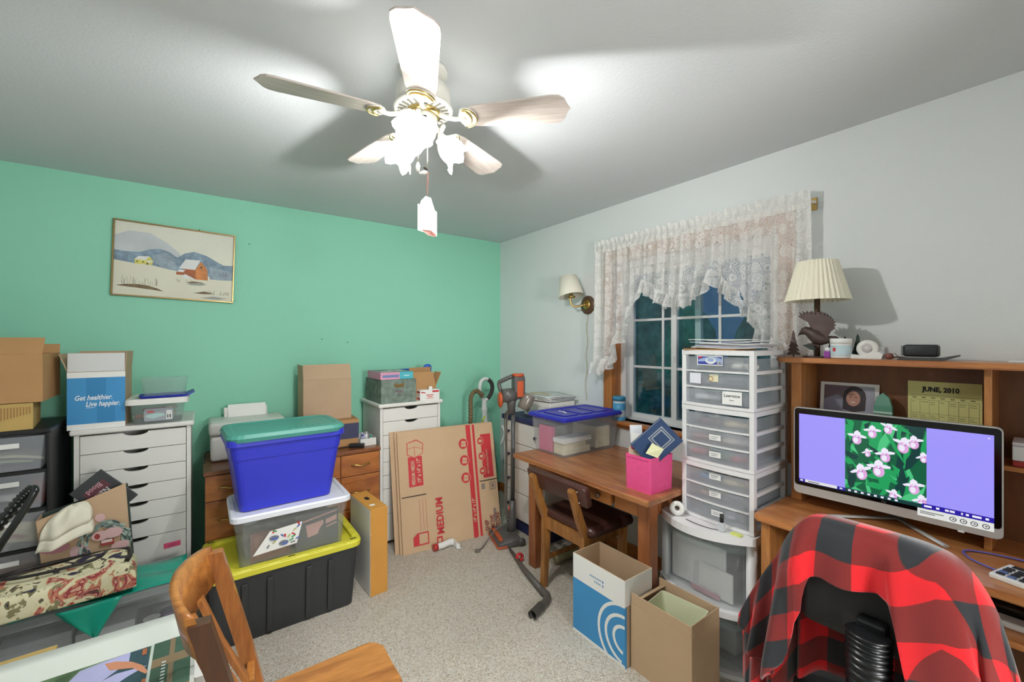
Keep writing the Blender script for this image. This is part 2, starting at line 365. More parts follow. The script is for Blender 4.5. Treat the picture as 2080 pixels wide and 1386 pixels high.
for k in range(5):
    a = 2.988+k*2*PI/5; A = Matrix.Rotation(a, 4, 'Z') @ Matrix.Translation((0, 0, ZBL)) @ Matrix.Rotation(math.radians(-11), 4, 'X')
    bm = nb(); prism(bm, [(x, y, 0) for x, y in blade_outline()], (0, 0, .006))
    bmesh.ops.bevel(bm, geom=[e for e in bm.edges if abs(e.verts[0].co.z-e.verts[1].co.z) < 1e-6], offset=.0015, segments=1, affect='EDGES')
    bl = ob('blade', bm, m_blade, fan); bl.matrix_local = A
    bm = nb(); tube(bm, [(.05, 0, .03), (.085, 0, .006), (.12, 0, -.004), (.16, 0, -.003)], [.012, .009, .008, .008], 8, flat=None)
    prism(bm, [(.135, -.012, -.004)]+[(.165+.035*math.cos(t), .048*math.sin(t), -.004) for t in [PI*.5*q/6 for q in range(-8, 9)]]+[(.135, .012, -.004)], (0, 0, .004))
    ob('blade_iron', bm, m_fan, bl)
    for s, rr in ((1, .048), (.62, .040)):
        bm = nb(); tube(bm, [(.148+.05*s*math.cos(t), rr*math.sin(t), -.006) for t in [(-1.45+2.9*q/12) for q in range(13)]], [.0016+.0022*math.sin(PI*q/12) for q in range(13)], 6); ob('brass_crescent', bm, m_gold, bl)
# tulip shades
for k, az in enumerate((4.05, 4.05+2*PI/3, 4.05+4*PI/3)):
    A = Matrix.Rotation(az, 4, 'Z') @ Matrix.Translation((.062, 0, -.232)) @ Matrix.Rotation(math.radians(128), 4, 'Y')
    bm = nb(); tube(bm, curve([(-.05, 0, -.02), (-.02, 0, -.012), (0, 0, 0)], 4), .009, 8); lathe(bm, [(0, -.004), (.02, -.004), (.023, .004), (.021, .018), (0, .02)], 16)
    h = ob('lamp_holder', bm, m_fan, fan); h.matrix_local = A
    bm = nb()
    pr = [(.024, .010), (.036, .022), (.046, .042), (.049, .062), (.047, .078), (.055, .092), (.066, .102), (.0635, .103), (.052, .090), (.044, .077), (.046, .06), (.043, .042), (.033, .024), (.022, .014)]
    lathe(bm, pr, 30, wave=lambda q, a, r, z: (r*(1+(.10*math.cos(6*a) if q in (5, 6, 7, 8) else .02*math.cos(6*a))), z+(.012*math.cos(6*a) if q in (6, 7) else 0)))
    s_ = ob('glass_shade', bm, m_shade, fan); s_.matrix_local = A
    bm = nb(); lathe(bm, [(0, .018), (.010, .02), (.012, .03), (.019, .044), (.021, .056), (.016, .068), (.007, .074), (0, .075)], 16); b_ = ob('bulb', bm, m_bulb, fan); b_.matrix_local = A
    ld = bpy.data.lights.new('bulb_light', 'POINT'); ld.energy = BULB_W; ld.shadow_soft_size = .018; ld.color = (1.0, .992, .985)
    lo = bpy.data.objects.new('bulb_light', ld); COL.objects.link(lo); lo.parent = fan; lo.matrix_local = A @ Matrix.Translation((0, 0, .087))
# pull chains and the paper tag hanging from one
m_chain = pm('chain', 'D8D4C4', .3, .8)
c1 = Vector((-.005, -.045, 0))
bm = nb(); tube(bm, [(c1.x, c1.y, -.235), (c1.x, c1.y, -.375)], .0016, 6); pc = ob('pull_chain', bm, m_chain, fan)
bm = nb(); lathe(bm, [(0, 0), (.004, .002), (.008, .02), (.006, .03), (0, .032)], 12, M=Matrix.Translation((c1.x, c1.y, -.385)) @ Matrix.Rotation(1.2, 4, 'Y') @ Matrix.Translation((0, 0, -.034))); ob('chain_pull', bm, m_fan, pc)
bm = nb(); lathe(bm, [(0, 0), (.004, .002), (.004, .016), (0, .018)], 10, M=Matrix.Translation((c1.x, c1.y, -.378)) @ Matrix.Rotation(-1.1, 4, 'Y')); ob('chain_coupling', bm, pm('dark bronze', '4A4038', .4, .7), pc)
bm = nb(); tube(bm, [(c1.x-.03, c1.y, -.25), (c1.x-.036, c1.y, -.362)], .0014, 6); pc2 = ob('pull_chain', bm, m_chain, fan)
bm = nb(); lathe(bm, [(0, -.395), (.006, -.39), (.008, -.372), (.004, -.36), (0, -.36)], 10, M=Matrix.Translation((c1.x-.036, c1.y, 0))); ob('chain_pull', bm, m_fan, pc2)
bm = nb(); tube(bm, [(c1.x+.002, c1.y, -.385), (c1.x-.003, c1.y, -.42), (c1.x-.001, c1.y, -.475), (c1.x+.003, c1.y, -.42), (c1.x+.002, c1.y, -.385)], .0016, 6); ob('string_loop', bm, pm('pink string', 'B98B82', .8), pc)
tg = thing('paper_tag', 'folded white paper tag with a pink edge on the fan pull chain', 'paper tag', (FX+c1.x, FY+c1.y, ZC-.47), -.62+.25)
bm = nb(); prism(bm, [(-.022, 0, -.018), (-.006, 0, 0), (.012, 0, -.006), (.026, 0, -.05), (.033, 0, -.055), (.033, 0, -.142), (-.034, 0, -.124), (-.034, 0, -.03), (-.027, 0, -.034)], (0, .0016, 0)); ob('sheet', bm, pm('white paper', 'EEF1EE', .7), tg)
bm = nb(); prism(bm, [(-.022, -.004, -.122), (.012, -.006, -.124), (.03, -.001, -.135), (.026, -.001, -.145), (.0, -.004, -.14)], (0, .001, 0)); ob('pink_fold', bm, pm('pink paper', 'C98C80', .7), tg)
# lamp added out of view behind the camera as fill light
hl = thing('added_fill_lamp', 'added drum-shade lamp giving fill light from behind the camera', 'floor lamp', (.72, YF-.85, 0))
bm = nb(); lathe(bm, [(0, 0), (.14, 0), (.14, .02), (.02, .03), (.0, .03)], 24); ob('base', bm, m_fan, hl)
bm = nb(); tube(bm, [(0, 0, .03), (0, 0, 1.3)], .012, 10); ob('pole', bm, m_fan, hl)
bm = nb(); lathe(bm, [(.16, 1.12), (.16, 1.34), (.158, 1.34), (.158, 1.12)], 30); ob('lamp_shade', bm, emis('fill lamp shade', 'FFF4E0', 2), hl)
ld = bpy.data.lights.new('fill_light', 'POINT'); ld.energy = FILL_W; ld.shadow_soft_size = .22; ld.color = (1, .992, .985)
lo = bpy.data.objects.new('fill_light', ld); COL.objects.link(lo); lo.parent = hl; lo.location = (0, 0, 1.62)
# ================================================================ builders used several times
m_card = pm('brown cardboard', 'B98F62', .8, spec=.2, noise_s=6, noise_a=.05, bump=.08, bump_s=30)
m_card_n = pm('light kraft cardboard', 'C4A888', .8, spec=.2, noise_s=6, noise_a=.04)
m_card_d = pm('darker cardboard', 'A57A50', .8, spec=.2, noise_s=6, noise_a=.05)
m_card_y = pm('yellowish cardboard', 'C2A566', .8, spec=.2, noise_s=6, noise_a=.05)
m_card_g = pm('pale grey-brown cardboard', 'C0A588', .8, spec=.2, noise_s=6, noise_a=.04)
m_card_o = pm('orange-brown cardboard', 'CF9548', .7, spec=.25, noise_s=6, noise_a=.05)
m_paper = pm('paper white', 'EDEEEA', .7, spec=.25); m_cream = pm('cream paper', 'E6DEC0', .75, spec=.2); m_ink = pm('black ink', '2A2A2E', .7)
m_red = pm('print red', 'C8323A', .6); m_blue = pm('print blue', '3E93CC', .55, noise_s=3, noise_a=.04); m_grey = pm('mid grey', '8A8C8E', .6)
m_wht = pm('white paint', 'E8E7E1', .45, noise_s=3, noise_a=.015); m_navy = pm('navy', '2B3260', .6); m_black = pm('black plastic', '1C1D1E', .45)
m_clear = clear('clear milky plastic', 'E6EAEC', .17); m_frost = clear('frosted drawer plastic', 'EDF0F6', .30, .35); m_frost_l = clear('faintly milky plastic', 'D5E4E0', .15)
m_pink = pm('hot pink fabric', 'E0508A', .8, noise_s=60, noise_a=.06)
def walls(bm, W, D, H, t, mi=0, bottom=True):
    box(bm, (-W/2, 0, 0), (W/2, t, H), mi=mi); box(bm, (-W/2, D-t, 0), (W/2, D, H), mi=mi)
    box(bm, (-W/2, t, 0), (-W/2+t, D-t, H), mi=mi); box(bm, (W/2-t, t, 0), (W/2, D-t, H), mi=mi)
    if bottom: box(bm, (-W/2+t, t, 0), (W/2-t, D-t, t), mi=mi)
def carton(name, label, loc, rz, W, D, H, m, flaps={}, t=.004, cat='box', group=None, mflap=None, top=False):
    """Cardboard box, front edge on local y = 0; flaps {side: (degrees outward from upright, length)}."""
    o = thing(name, label, cat, loc, rz, group)
    bm = nb(); walls(bm, W, D, H, t)
    if top: box(bm, (-W/2, 0, H), (W/2, D, H+t))
    ob('body', bm, m, o)
    for k, (ang, ln) in flaps.items():
        bm = nb(); a = math.radians(ang); w_ = (W if k in 'fb' else D)-.004
        if k in 'fb': box(bm, (-w_/2, -t/2, 0), (w_/2, t/2, ln), .001, seg=1)
        else: box(bm, (-t/2, -w_/2, 0), (t/2, w_/2, ln), .001, seg=1)
        f = ob('flap', bm, mflap or m, o)
        f.location = {'f': (0, t/2, H), 'b': (0, D-t/2, H), 'l': (-W/2+t/2, D/2, H), 'r': (W/2-t/2, D/2, H)}[k]
        f.rotation_euler = {'f': (a, 0, 0), 'b': (-a, 0, 0), 'l': (0, -a, 0), 'r': (0, a, 0)}[k]
    return o
def ring(W, D, z, r, y0=0): return [(x, y, z) for x, y in rrect(-W/2, y0, W/2, y0+D, r, 4)]
def tub(bm, W, D, H, taper, r=.03, t=.004, rim=.010, rim_h=.015, step=None):
    """Open bin: outside up, rim, inside down."""
    def R_(f, z, inset=0): w_ = taper*(1-f)+inset; return ring(W-2*w_, D-2*w_, z, max(.004, r-inset*.5), w_)
    out = [R_(0, 0)]
    if step: out += [R_(step, H*step), R_(step, H*step+.001, -.004)]
    out += [R_(1, H-rim_h), R_(1, H-rim_h, -rim), R_(1, H, -rim), R_(1, H, t), R_(0, t, t)]
    loft(bm, out, cap0=True, cap1=True)
def lidmesh(bm, W, D, h, r=.035, panel=.012, y0=0):
    loft(bm, [ring(W, D, 0, r, y0), ring(W, D, h*.75, r, y0), ring(W-.012, D-.012, h, r, y0+.006), ring(W-.05, D-.05, h, r, y0+.025), ring(W-.06, D-.06, h-panel*.5, r, y0+.03), ring(W-.07, D-.07, h-panel*.5, r, y0+.035)])
# white cabinet of scooped drawers --------------------------------------------------
CW, CD_, CH = .51, .42, 1.04
def notch_front(w, h, t, nw=.052, nd=.02):
    top = [(w/2, h)] + [(nw*math.cos(a)*1.0, h-nd*math.sin(a)) for a in [PI*k/10 for k in range(11)]] + [(-w/2, h)]
    bm = nb(); prism(bm, [(-w/2, 0, 0), (w/2, 0, 0)]+[(x, 0, z) for x, z in top], (0, t, 0)); return bm
def cabinet(loc, label):
    o = thing('drawer_cabinet', label, 'cabinet', loc, 0, 'white drawer cabinets')
    iw = CW-.03
    bm = nb(); box(bm, (-iw/2, 0, .03), (-iw/2+.02, CD_-.01, CH-.028)); box(bm, (iw/2-.02, 0, .03), (iw/2, CD_-.01, CH-.028)); box(bm, (-iw/2+.02, CD_-.02, .03), (iw/2-.02, CD_-.01, CH-.028)); box(bm, (-iw/2+.02, .002, .03), (iw/2-.02, CD_-.02, .045))
    ob('body', bm, m_wht, o)
    bm = nb(); box(bm, (-CW/2, -.022, CH-.028), (CW/2, CD_, CH), .009, seg=3); ob('top', bm, m_wht, o)
    dw = iw-.046; z = CH-.034; small = big = None
    for k in range(8):
        h = .0945 if k < 6 else .184
        z -= h+.0035
        if k == 0: small = ob('drawer', notch_front(dw, h, .016), m_wht, o, (0, .001, z))
        elif k == 6: big = ob('drawer', notch_front(dw, h, .016), m_wht, o, (0, .001, z))
        else: share(small if k < 6 else big, o, (0, .001, z))
    for x in (-.2, .2):
        for y in (.05, .36):
            bm = nb(); lathe(bm, [(0, -.012), (.016, -.012), (.016, .012), (0, .012)], 12, M=Matrix.Translation((x, y, .016)) @ Matrix.Rotation(PI/2, 4, 'Y')); box(bm, (x-.006, y-.006, .016), (x+.006, y+.006, .03)); ob('caster', bm, m_black, o)
    return o
cabA = cabinet((-.298, 3.085, 0), 'white drawer cabinet beside the black plastic tower, with a pink note')
bm = nb(); prism(bm, [(0, 0, 0), (.075, 0, .004), (.075, -.004, .034), (0, -.003, .031)], (0, .0006, 0)); pn = ob('pink_note', bm, pm('pink note', 'EE5C86', .7), cabA, (.118, -.0015, .325)); flat('handwriting', [(0, rc(.016, .018, .055, .021)), (0, rc(.02, .01, .05, .013))], [pm('note ink', 'A8506A', .7)], pn, (0, -.004, 0), (1, 0, 0), (0, 0, 1))
bm = nb(); box(bm, (0, 0, 0), (.02, .0006, .03)); ob('purple_sticker', bm, pm('purple sticker', '8A3FA0', .6), cabA, (.19, .0002, .14))
cabB = cabinet((1.277, 3.045, 0), 'white drawer cabinet behind the moving boxes, marbled file box on top')
# ================================================================ black plastic drawer tower at the left
tw = thing('plastic_drawer_tower', 'tall black-framed tower of frosted drawers at the left', 'drawer tower', (-.785, 2.90, 0))
TW, TD, TH = .40, .40, 1.09
bm = nb()
for x in (-TW/2, TW/2-.012): box(bm, (x, .004, 0), (x+.012, TD, TH-.02), .003)
box(bm, (-TW/2+.012, TD-.01, 0), (TW/2-.012, TD, TH-.02)); ob('frame', bm, m_black, tw)
bm = nb(); box(bm, (-TW/2-.004, -.004, TH-.022), (TW/2+.004, TD, TH), .005); ob('top', bm, m_black, tw)
zs = [(.905, 1.06), (.725, .885), (.545, .705), (.365, .525), (.03, .345)]
for k, (a, b) in enumerate(zs):
    bm = nb(); box(bm, (-TW/2+.012, .0, a-.02), (TW/2-.012, TD-.02, a-.006)); ob('shelf_rail', bm, m_black, tw)
    bm = nb()
    loft(bm, [[(-TW/2+.03, -.004, a), (TW/2-.03, -.004, a), (TW/2-.03, TD-.03, a), (-TW/2+.03, TD-.03, a)], [(-TW/2+.017, -.008, b), (TW/2-.017, -.008, b), (TW/2-.017, TD-.03, b), (-TW/2+.017, TD-.03, b)],
              [(-TW/2+.02, -.004, b), (TW/2-.02, -.004, b), (TW/2-.02, TD-.033, b), (-TW/2+.02, TD-.033, b)], [(-TW/2+.033, -.001, a+.003), (TW/2-.033, -.001, a+.003), (TW/2-.033, TD-.033, a+.003), (-TW/2+.033, TD-.033, a+.003)]])
    d = ob('drawer', bm, m_frost, tw)
    bm = nb(); box(bm, (.045, -.0115, b-.05), (.11, -.0105, b-.028)) if k < 4 else box(bm, (.06, -.0115, b-.05), (.14, -.0105, b-.028)); lb = ob('paper_label', bm, m_paper, d, (-.005, .001, 0))
def inside(name, bm, m, label, cat, loc, rot=(0, 0, 0), group=None):
    return tag(ob(name, bm, m, loc=loc, rot=rot), label, cat, group)
def wedge(L_, W_, h, bend=0):
    bm = nb(); n = 8
    loft(bm, [[(L_*(k/n-.5), y, h*z+bend*math.sin(PI*k/n)) for y, z in ((-W_/2, 0), (W_/2, 0), (W_/2, 1), (-W_/2, 1))] for k in range(n+1)]); return bm
inside('envelope_bundle', wedge(.22, .14, .012, .012), m_cream, 'cream envelopes in the top frosted drawer of the black tower', 'envelopes', (-.735, 3.03, .945), (0, .12, .1))
inside('folded_paper', wedge(.24, .18, .01, .02), pm('pale green paper', 'C4CFA6', .7), 'pale green papers under the envelopes in the black tower', 'paper', (-.79, 3.05, .915), (0, -.06, .15))
bm = nb(); lathe(bm, [(0, 0), (.022, 0), (.022, .11), (0, .11)], 16); inside('red_tin', bm, pm('maroon tin', '8E3B38', .5), 'maroon tin standing in the second frosted drawer of the black tower', 'tin', (-.632, 2.955, .734))
inside('white_ribbon_roll', wedge(.18, .1, .03, .02), m_paper, 'rolled white ribbon lying in the second drawer of the black tower', 'ribbon', (-.76, 3.02, .735), (0, .1, .2))
inside('cloth_bundle', wedge(.3, .25, .09, .02), pm('cream cloth', 'D8CDA8', .9), 'cream cloth filling the third drawer of the black tower', 'cloth', (-.785, 3.06, .556))
inside('brown_folder', wedge(.3, .25, .1, 0), pm('tan folder', 'A6713F', .8), 'brown folders filling the fourth drawer of the black tower', 'folder', (-.785, 3.06, .376))
bm = nb(); prism(bm, [(-.03, 0, 0), (.03, 0, 0), (.0, 0, .018)], (0, .004, 0)); inside('red_triangle_card', bm, pm('dull red', '8E3B38', .6), 'dull red triangular card in the third drawer of the black tower', 'card', (-.70, 2.915, .595))
# cardboard boxes stacked on it
y1 = carton('cardboard_box', 'flat yellowish cardboard box on the black tower under a brown carton', (-.85, 2.885, TH), .13, .42, .30, .118, m_card_y, top=True)
for k in range(15):
    bm = nb(); box(bm, (-.075+k*.0095, -.0012, .035+k*.0027), (-.0715+k*.0095, 0, .105)); ob('printed_stripe', bm, m_card_d, y1, (.14, 0, 0))
y2 = carton('cardboard_box', 'brown open carton topmost on the black tower at far left', (-.875, 2.90, TH+.125), .03, .53, .36, .222, m_card, {'f': (-38, .10), 'b': (20, .05), 'r': (-150, .05)})
# ================================================================ on cabinet A
bb = carton('printed_carton', 'blue and white carton reading Get healthier on the left white cabinet', (-.452, 3.085, CH), 0, .222, .26, .298, m_card_g, {'f': (-6, .100), 'b': (2, .105), 'l': (18, .10), 'r': (4, .105)})
m_flapw = pm('crumpled white board', 'D5D7D6', .65, bump=.4, bump_s=8)
bm = nb(); box(bm, (-.111, -.0012, .028), (.111, 0, .268)); pn = ob('blue_print', bm, m_blue, bb)
bm = nb(); box(bm, (-.111, -.001, 0), (.111, 0, .028)); ob('white_border', bm, m_paper, bb)
bm = nb(); box(bm, (-.111, -.001, .268), (.111, 0, .298)); ob('white_border', bm, m_paper, bb)
bm = nb(); box(bm, (-.109, -.0045, .002), (.109, -.0035, .098)); f = ob('white_liner', bm, m_flapw, bb, (0, .0, .298), (math.radians(-6), 0, 0))
bm = nb(); box(bm, (-.04, -.0016, .155), (.035, -.0012, .268)); box(bm, (.0, -.0016, .028), (.07, -.0012, .13)); ob('packing_tape', bm, pm('tape over blue', '3787BE', .3), bb)
m_pw = pm('white ink', 'F2F4F4', .6)
text('Get healthier.', .036, m_pw, bb, (-.085, -.002, .152), (PI/2, 0, .0), shear=.25, bold=.0006, sx=.72)
text('Live happier.', .036, m_pw, bb, (-.043, -.002, .118), (PI/2, 0, 0), shear=.25, bold=.0006, sx=.72)
bm = nb(); box(bm, (-.04, -.0022, .110), (-.008, -.0016, .112), M=None); ob('underline', bm, m_pw, bb)
sm = thing('storage_box', 'small clear storage box with a white lid on the left white cabinet', 'storage box', (-.205, 3.05, CH))
bm = nb(); tub(bm, .235, .30, .118, .014, .025, .003, .004, .012); ob('bin', bm, m_clear, sm)
bm = nb(); lidmesh(bm, .275, .33, .03, .03, .012, -.012); ob('lid', bm, m_wht, sm, (0, 0, .112))
bm = nb(); prism(bm, [(x, 0, z) for x, z in rrect(-.058, .018, .068, .086, .01)], (0, .0008, 0)); lb = ob('label', bm, pm('label grey', '9A9FA6', .5), sm, (0, .002, 0), (-.1, 0, 0))
flat('label_print', [(0, rc(.038, .024, .062, .074)), (1, rc(.041, .03, .045, .05)), (1, rc(.047, .03, .049, .05)), (1, rc(.052, .03, .057, .05)), (2, [(-.05, .042), (-.02, .03), (.03, .045), (.03, .055), (0, .062), (-.048, .052)]), (3, ell(-.03, .07, .018, .006))], [m_paper, m_ink, pm('label teal', 'A9C9C4', .5), m_red], lb, (0, -.0003, 0), (1, 0, 0), (0, 0, 1))
for k, (x, y, c, L_) in enumerate(((-.06, .12, 'C07C58', .09), (.03, .1, 'C9B8A0', .1), (-.02, .2, '9C5C46', .12), (.06, .18, 'D8C8B4', .08))):
    bm = nb(); tube(bm, [(-L_/2, 0, 0), (L_/2, .02, .004)], .012, 8); inside('wooden_tool', bm, pm('tool %d' % k, c, .6), ['rust-red tool', 'pale wooden tool', 'dark red tool', 'cream tool'][k]+' inside the small clear box with white lid', 'tool', (-.205+x, 3.05+y, CH+.03+.012*k), (0, .1, .3*k), 'tools in the small clear box')
bl = thing('container_cover', 'loose dark blue lid on the small white-lidded box', 'lid', (-.175, 3.08, CH+.142), .06)
bm = nb(); loft(bm, [ring(.215, .16, 0, .02), ring(.225, .17, .012, .02, -.005), ring(.215, .16, .012, .02), ring(.205, .15, .004, .02, .005)]); ob('lid_panel', bm, pm('dark blue plastic', '2A33A8', .4), bl)
bm = nb(); prism(bm, [(.09, .0, .002), (.105, .0, .003), (.135, .0, .02), (.135, .0, .027), (.10, .0, .012)], (0, .15, 0)); ob('lid_tab', bm, MATS['dark blue plastic'], bl)
bm = nb(); tub(bm, .21, .15, .105, .012, .02, .003, .004, .01); e_ = ob('empty_clear_container', bm, m_frost_l, loc=(-.175, 3.085, CH+.147), rot=(0, 0, .05)); tag(e_, 'empty see-through container standing on the loose blue lid', 'container')
# ================================================================ low wooden dresser
m_dr = wood('dresser wood', '8C4F26', 'B87238', 'x', 1.6, .38, .2, 5); m_dr_d = wood('dresser top wood', '6E3E22', '8E5630', 'x', 1.6, .35, .2, 6)
dr = thing('dresser', 'low reddish-brown wooden dresser with brass pulls under the printer', 'dresser', (.505, 2.952, 0))
DW, DD, DH = 1.01, .52, .757
bm = nb(); box(bm, (-DW/2+.008, .012, .06), (DW/2-.008, DD, DH-.025)); box(bm, (-DW/2+.02, .03, 0), (DW/2-.02, DD-.02, .06)); ob('carcass', bm, m_dr_d, dr)
bm = nb(); box(bm, (-DW/2, -.004, DH-.025), (DW/2, DD, DH), .005); ob('top', bm, m_dr_d, dr)
def pull(p, x, z, s=.055):
    bm = nb(); tube(bm, curve([(-s, .012, 0), (-s, -.006, 0), (-s*.6, -.014, .002), (0, -.02, -.006), (s*.6, -.014, .002), (s, -.006, 0), (s, .012, 0)], 4), .0048, 8)
    for q in (-s, s): lathe(bm, [(0, 0), (.009, 0), (.006, .004), (0, .004)], 10, M=Matrix.Translation((q, 0, 0)) @ Matrix.Rotation(PI/2, 4, 'X'))
    ob('pull', bm, m_brass, p, (x, 0, z))
for cx0, cx1 in ((-.497, -.245), (-.24, .232), (.238, .497)):
    for z0, z1 in ((.585, .727), (.362, .579), (.07, .356)):
        bm = nb(); box(bm, (cx0, 0, z0), (cx1, .014, z1), .003); d = ob('drawer', bm, m_dr, dr)
        pull(d, (cx0+cx1)/2, (z0+z1)/2)
# printer
pr_ = thing('printer', 'white inkjet printer with paper standing in its rear tray', 'printer', (.235, 3.15, DH))
m_prn = pm('printer white', 'DDDDD6', .4)
bm = nb(); box(bm, (-.2, 0, .0), (.2, .28, .155), .022, seg=3, smooth=True); ob('body', bm, m_prn, pr_)
bm = nb(); box(bm, (-.208, -.008, .16), (.208, .285, .238), .02, seg=3, smooth=True); ob('scanner_lid', bm, m_prn, pr_)
bm = nb(); box(bm, (-.12, -.004, .05), (.12, .004, .11), .003); ob('output_slot', bm, m_grey, pr_)
bm = nb(); box(bm, (-.125, .232, .20), (.125, .245, .30), .004, M=Matrix.Translation((0, 0, 0))); ob('paper_support', bm, m_prn, pr_)
bm = nb(); tube(bm, curve([(-.2, .2, .03), (-.222, .18, .03), (-.228, .1, .006), (-.226, .0, .004)], 6), .003, 6); ob('power_cord', bm, m_black, pr_)
bm = nb(); box(bm, (-.108, 0, 0), (.108, .008, .13), M=Matrix.Rotation(-.12, 4, 'X')); tag(ob('paper_stack', bm, m_paper, loc=(.24, 3.365, DH+.19)), 'white sheets standing in the printer tray', 'paper')
# cartons on the dresser
nv = carton('cardboard_box', 'closed carton with a navy band beneath the tan box on the dresser', (.735, 3.10, DH), -.03, .33, .26, .182, m_card, top=True)
bm = nb(); box(bm, (-.1651, -.001, .052), (.1651, 0, .16)); box(bm, (.165, 0, .052), (.166, .26, .16)); ob('navy_band', bm, pm('carton navy', '3E3F5E', .6), nv)
carton('cardboard_box', 'tan open box with one flap up on the dresser', (.712, 3.18, DH+.187), -.015, .318, .23, .285, m_card_g, {'f': (-14, .108), 'l': (2, .10), 'b': (40, .06)})
# tray of bottles
bt = thing('bottle_tray', 'white open tray of little bottles at the dresser corner', 'tray', (.948, 3.03, DH))
bm = nb(); walls(bm, .11, .20, .05, .003); ob('tray', bm, m_wht, bt)
for k, (x, y, h, c, cc) in enumerate(((-.03, .15, .075, 'E8E8E6', 'F2F2F0'), (-.012, .10, .06, 'C8D0E8', '5A5CC8'), (.0, .15, .065, 'E4E4E6', 'C8C8D8'), (.028, .03, .06, 'F0F0EE', '2E9A8A'), (.025, .13, .07, 'EDEDED', 'D4D4D8'), (-.02, .04, .055, 'DADCE6', 'B8BCD8'))):
    b_ = thing('small_bottle', ['tall white', 'purple-capped', 'clear', 'teal-capped white', 'slim white', 'pale blue'][k]+' little bottle in the tray on the dresser', 'bottle', (.948+x, 3.03+y, DH+.003), 0, 'bottles in the dresser tray')
    bm = nb(); lathe(bm, [(0, 0), (.014, 0), (.014, h*.65), (.007, h*.75), (.007, h*.8), (0, h*.8)], 14); ob('bottle', bm, pm('b%d' % k, c, .35), b_)
    bm = nb(); lathe(bm, [(0, h*.8), (.009, h*.8), (.009, h), (0, h)], 12); ob('cap', bm, pm('c%d' % k, cc, .4), b_)
bm = nb(); box(bm, (-.05, -.02, 0), (.05, .02, .028), .006, M=Matrix.Rotation(-.5, 4, 'Z')); tag(ob('hole_punch', bm, m_black, loc=(.865, 3.02, DH)), 'black stapler-like tool lying before the bottle tray', 'tool')
bm = nb(); tube(bm, curve([(.64, 3.09, DH+.005), (.72, 3.05, DH+.005), (.82, 3.06, DH+.005), (.85, 3.03, DH+.005)], 5), .004, 6); tag(ob('charging_cable', bm, m_black), 'black cord along the front of the navy-banded carton', 'cord')
# ================================================================ stacked totes
m_yel = pm('yellow plastic', 'D8D23E', .45); m_bk = pm('charcoal plastic', '313335', .5)
t1 = thing('tote_bin', 'black tub with a yellow lid, lowest of the tote stack', 'tote', (.365, 2.455, 0))
bm = nb(); tub(bm, .70, .445, .34, .022, .035, .004, .006, .012); ob('bin', bm, m_bk, t1, (0, .01, 0))
for x in (-.2, -.09, .09, .2):
    bm = nb(); box(bm, (x-.014, -.004, .02), (x+.014, .004, .30), .003, M=Matrix.Translation((0, .026, 0)) @ Matrix.Rotation(.06, 4, 'X')); ob('rib', bm, m_bk, t1, (0, -.006, 0))
bm = nb(); loft(bm, [ring(.74, .472, .335, .05), ring(.745, .476, .36, .05, -.002), ring(.735, .466, .372, .05, .003), ring(.66, .402, .372, .04, .035), ring(.655, .397, .352, .04, .0375)]); ld_ = ob('lid', bm, m_yel, t1)
for k in range(5):
    bm = nb(); box(bm, (-.3+k*.128, .0, .352), (-.3+k*.128+.075, .036, .3735), .003); ob('lid_rib', bm, m_yel, ld_)
    bm = nb(); box(bm, (-.3+k*.128, .432, .352), (-.3+k*.128+.075, .47, .3735), .003); ob('lid_rib', bm, m_yel, ld_)
for k in range(4):
    bm = nb(); box(bm, (-.362, .07+k*.09, .352), (-.33, .07+k*.09+.045, .3735), .003); ob('lid_rib', bm, m_yel, ld_)
    bm = nb(); box(bm, (.33, .07+k*.09, .352), (.362, .07+k*.09+.045, .3735), .003); ob('lid_rib', bm, m_yel, ld_)
for x, y in ((-.315, .02), (.01, .018), (.325, .03), (-.33, .445)):
    bm = nb(); box(bm, (x-.016, y-.004, .3725), (x+.016, y+.004, .3745)); ob('slot', bm, m_dark, ld_)
t2 = thing('storage_tote', 'clear tote with a white lid, middle of the tote stack', 'tote', (.392, 2.475, .352))
bm = nb(); tub(bm, .53, .385, .262, .02, .035, .003, .004, .05, .75); ob('bin', bm, m_clear, t2)
bm = nb(); lidmesh(bm, .575, .415, .03, .045, .01, -.015); ob('lid', bm, pm('pale lid white', 'E4E7EE', .4), t2, (0, 0, .25))
for x in (-.20, .18):
    bm = nb(); box(bm, (x-.03, -.012, .235), (x+.03, -.003, .262), .003); ob('clasp', bm, m_clear, t2)
card = flat('pencil_card', [(0, [(-.16, .07), (.0, .085), (.02, .20), (-.10, .185)])]+[(c, line(x, y, x+.018*math.cos(a), y+.018*math.sin(a), .007)) for c, x, y, a in ((1, -.09, .17, 1.2), (2, -.075, .175, 2.5), (3, -.06, .155, -1), (1, -.045, .135, 1.6), (2, -.02, .125, .6), (4, -.015, .16, .8), (3, .0, .175, .9), (1, -.02, .15, -.8), (2, -.03, .11, .4), (5, -.11, .095, 1.2), (3, -.005, .112, .5), (4, -.09, .115, .9), (1, .008, .19, 1.9), (5, -.025, .098, .2), (4, -.035, .13, 1.1))]+[(5, ell(-.085, .145, .018, .014)), (3, ell(-.083, .140, .013, .008)), (5, ell(-.05, .107, .018, .014)), (3, ell(-.046, .102, .012, .008))], [m_paper, m_red, pm('pencil green', '3E9A5A', .6), pm('pencil blue', '5A6FB0', .6), pm('pencil olive', 'B8B878', .6), pm('pencil grey', '7A7C88', .6)], None, (.40, 2.4805, .352), (1.25, 0, 0), (0, -.045, .95))
tag(card, 'white card printed with coloured pencils on the clear tote', 'card')
bm = nb(); box(bm, (-.09, 0, 0), (.09, .012, .15), .003); pf = thing('picture_frame', 'brown picture frame inside the clear tote behind the pencil card', 'picture frame', (.285, 2.53, .362), 0); ob('frame', bm, pm('brown frame', '8A5640', .6), pf)
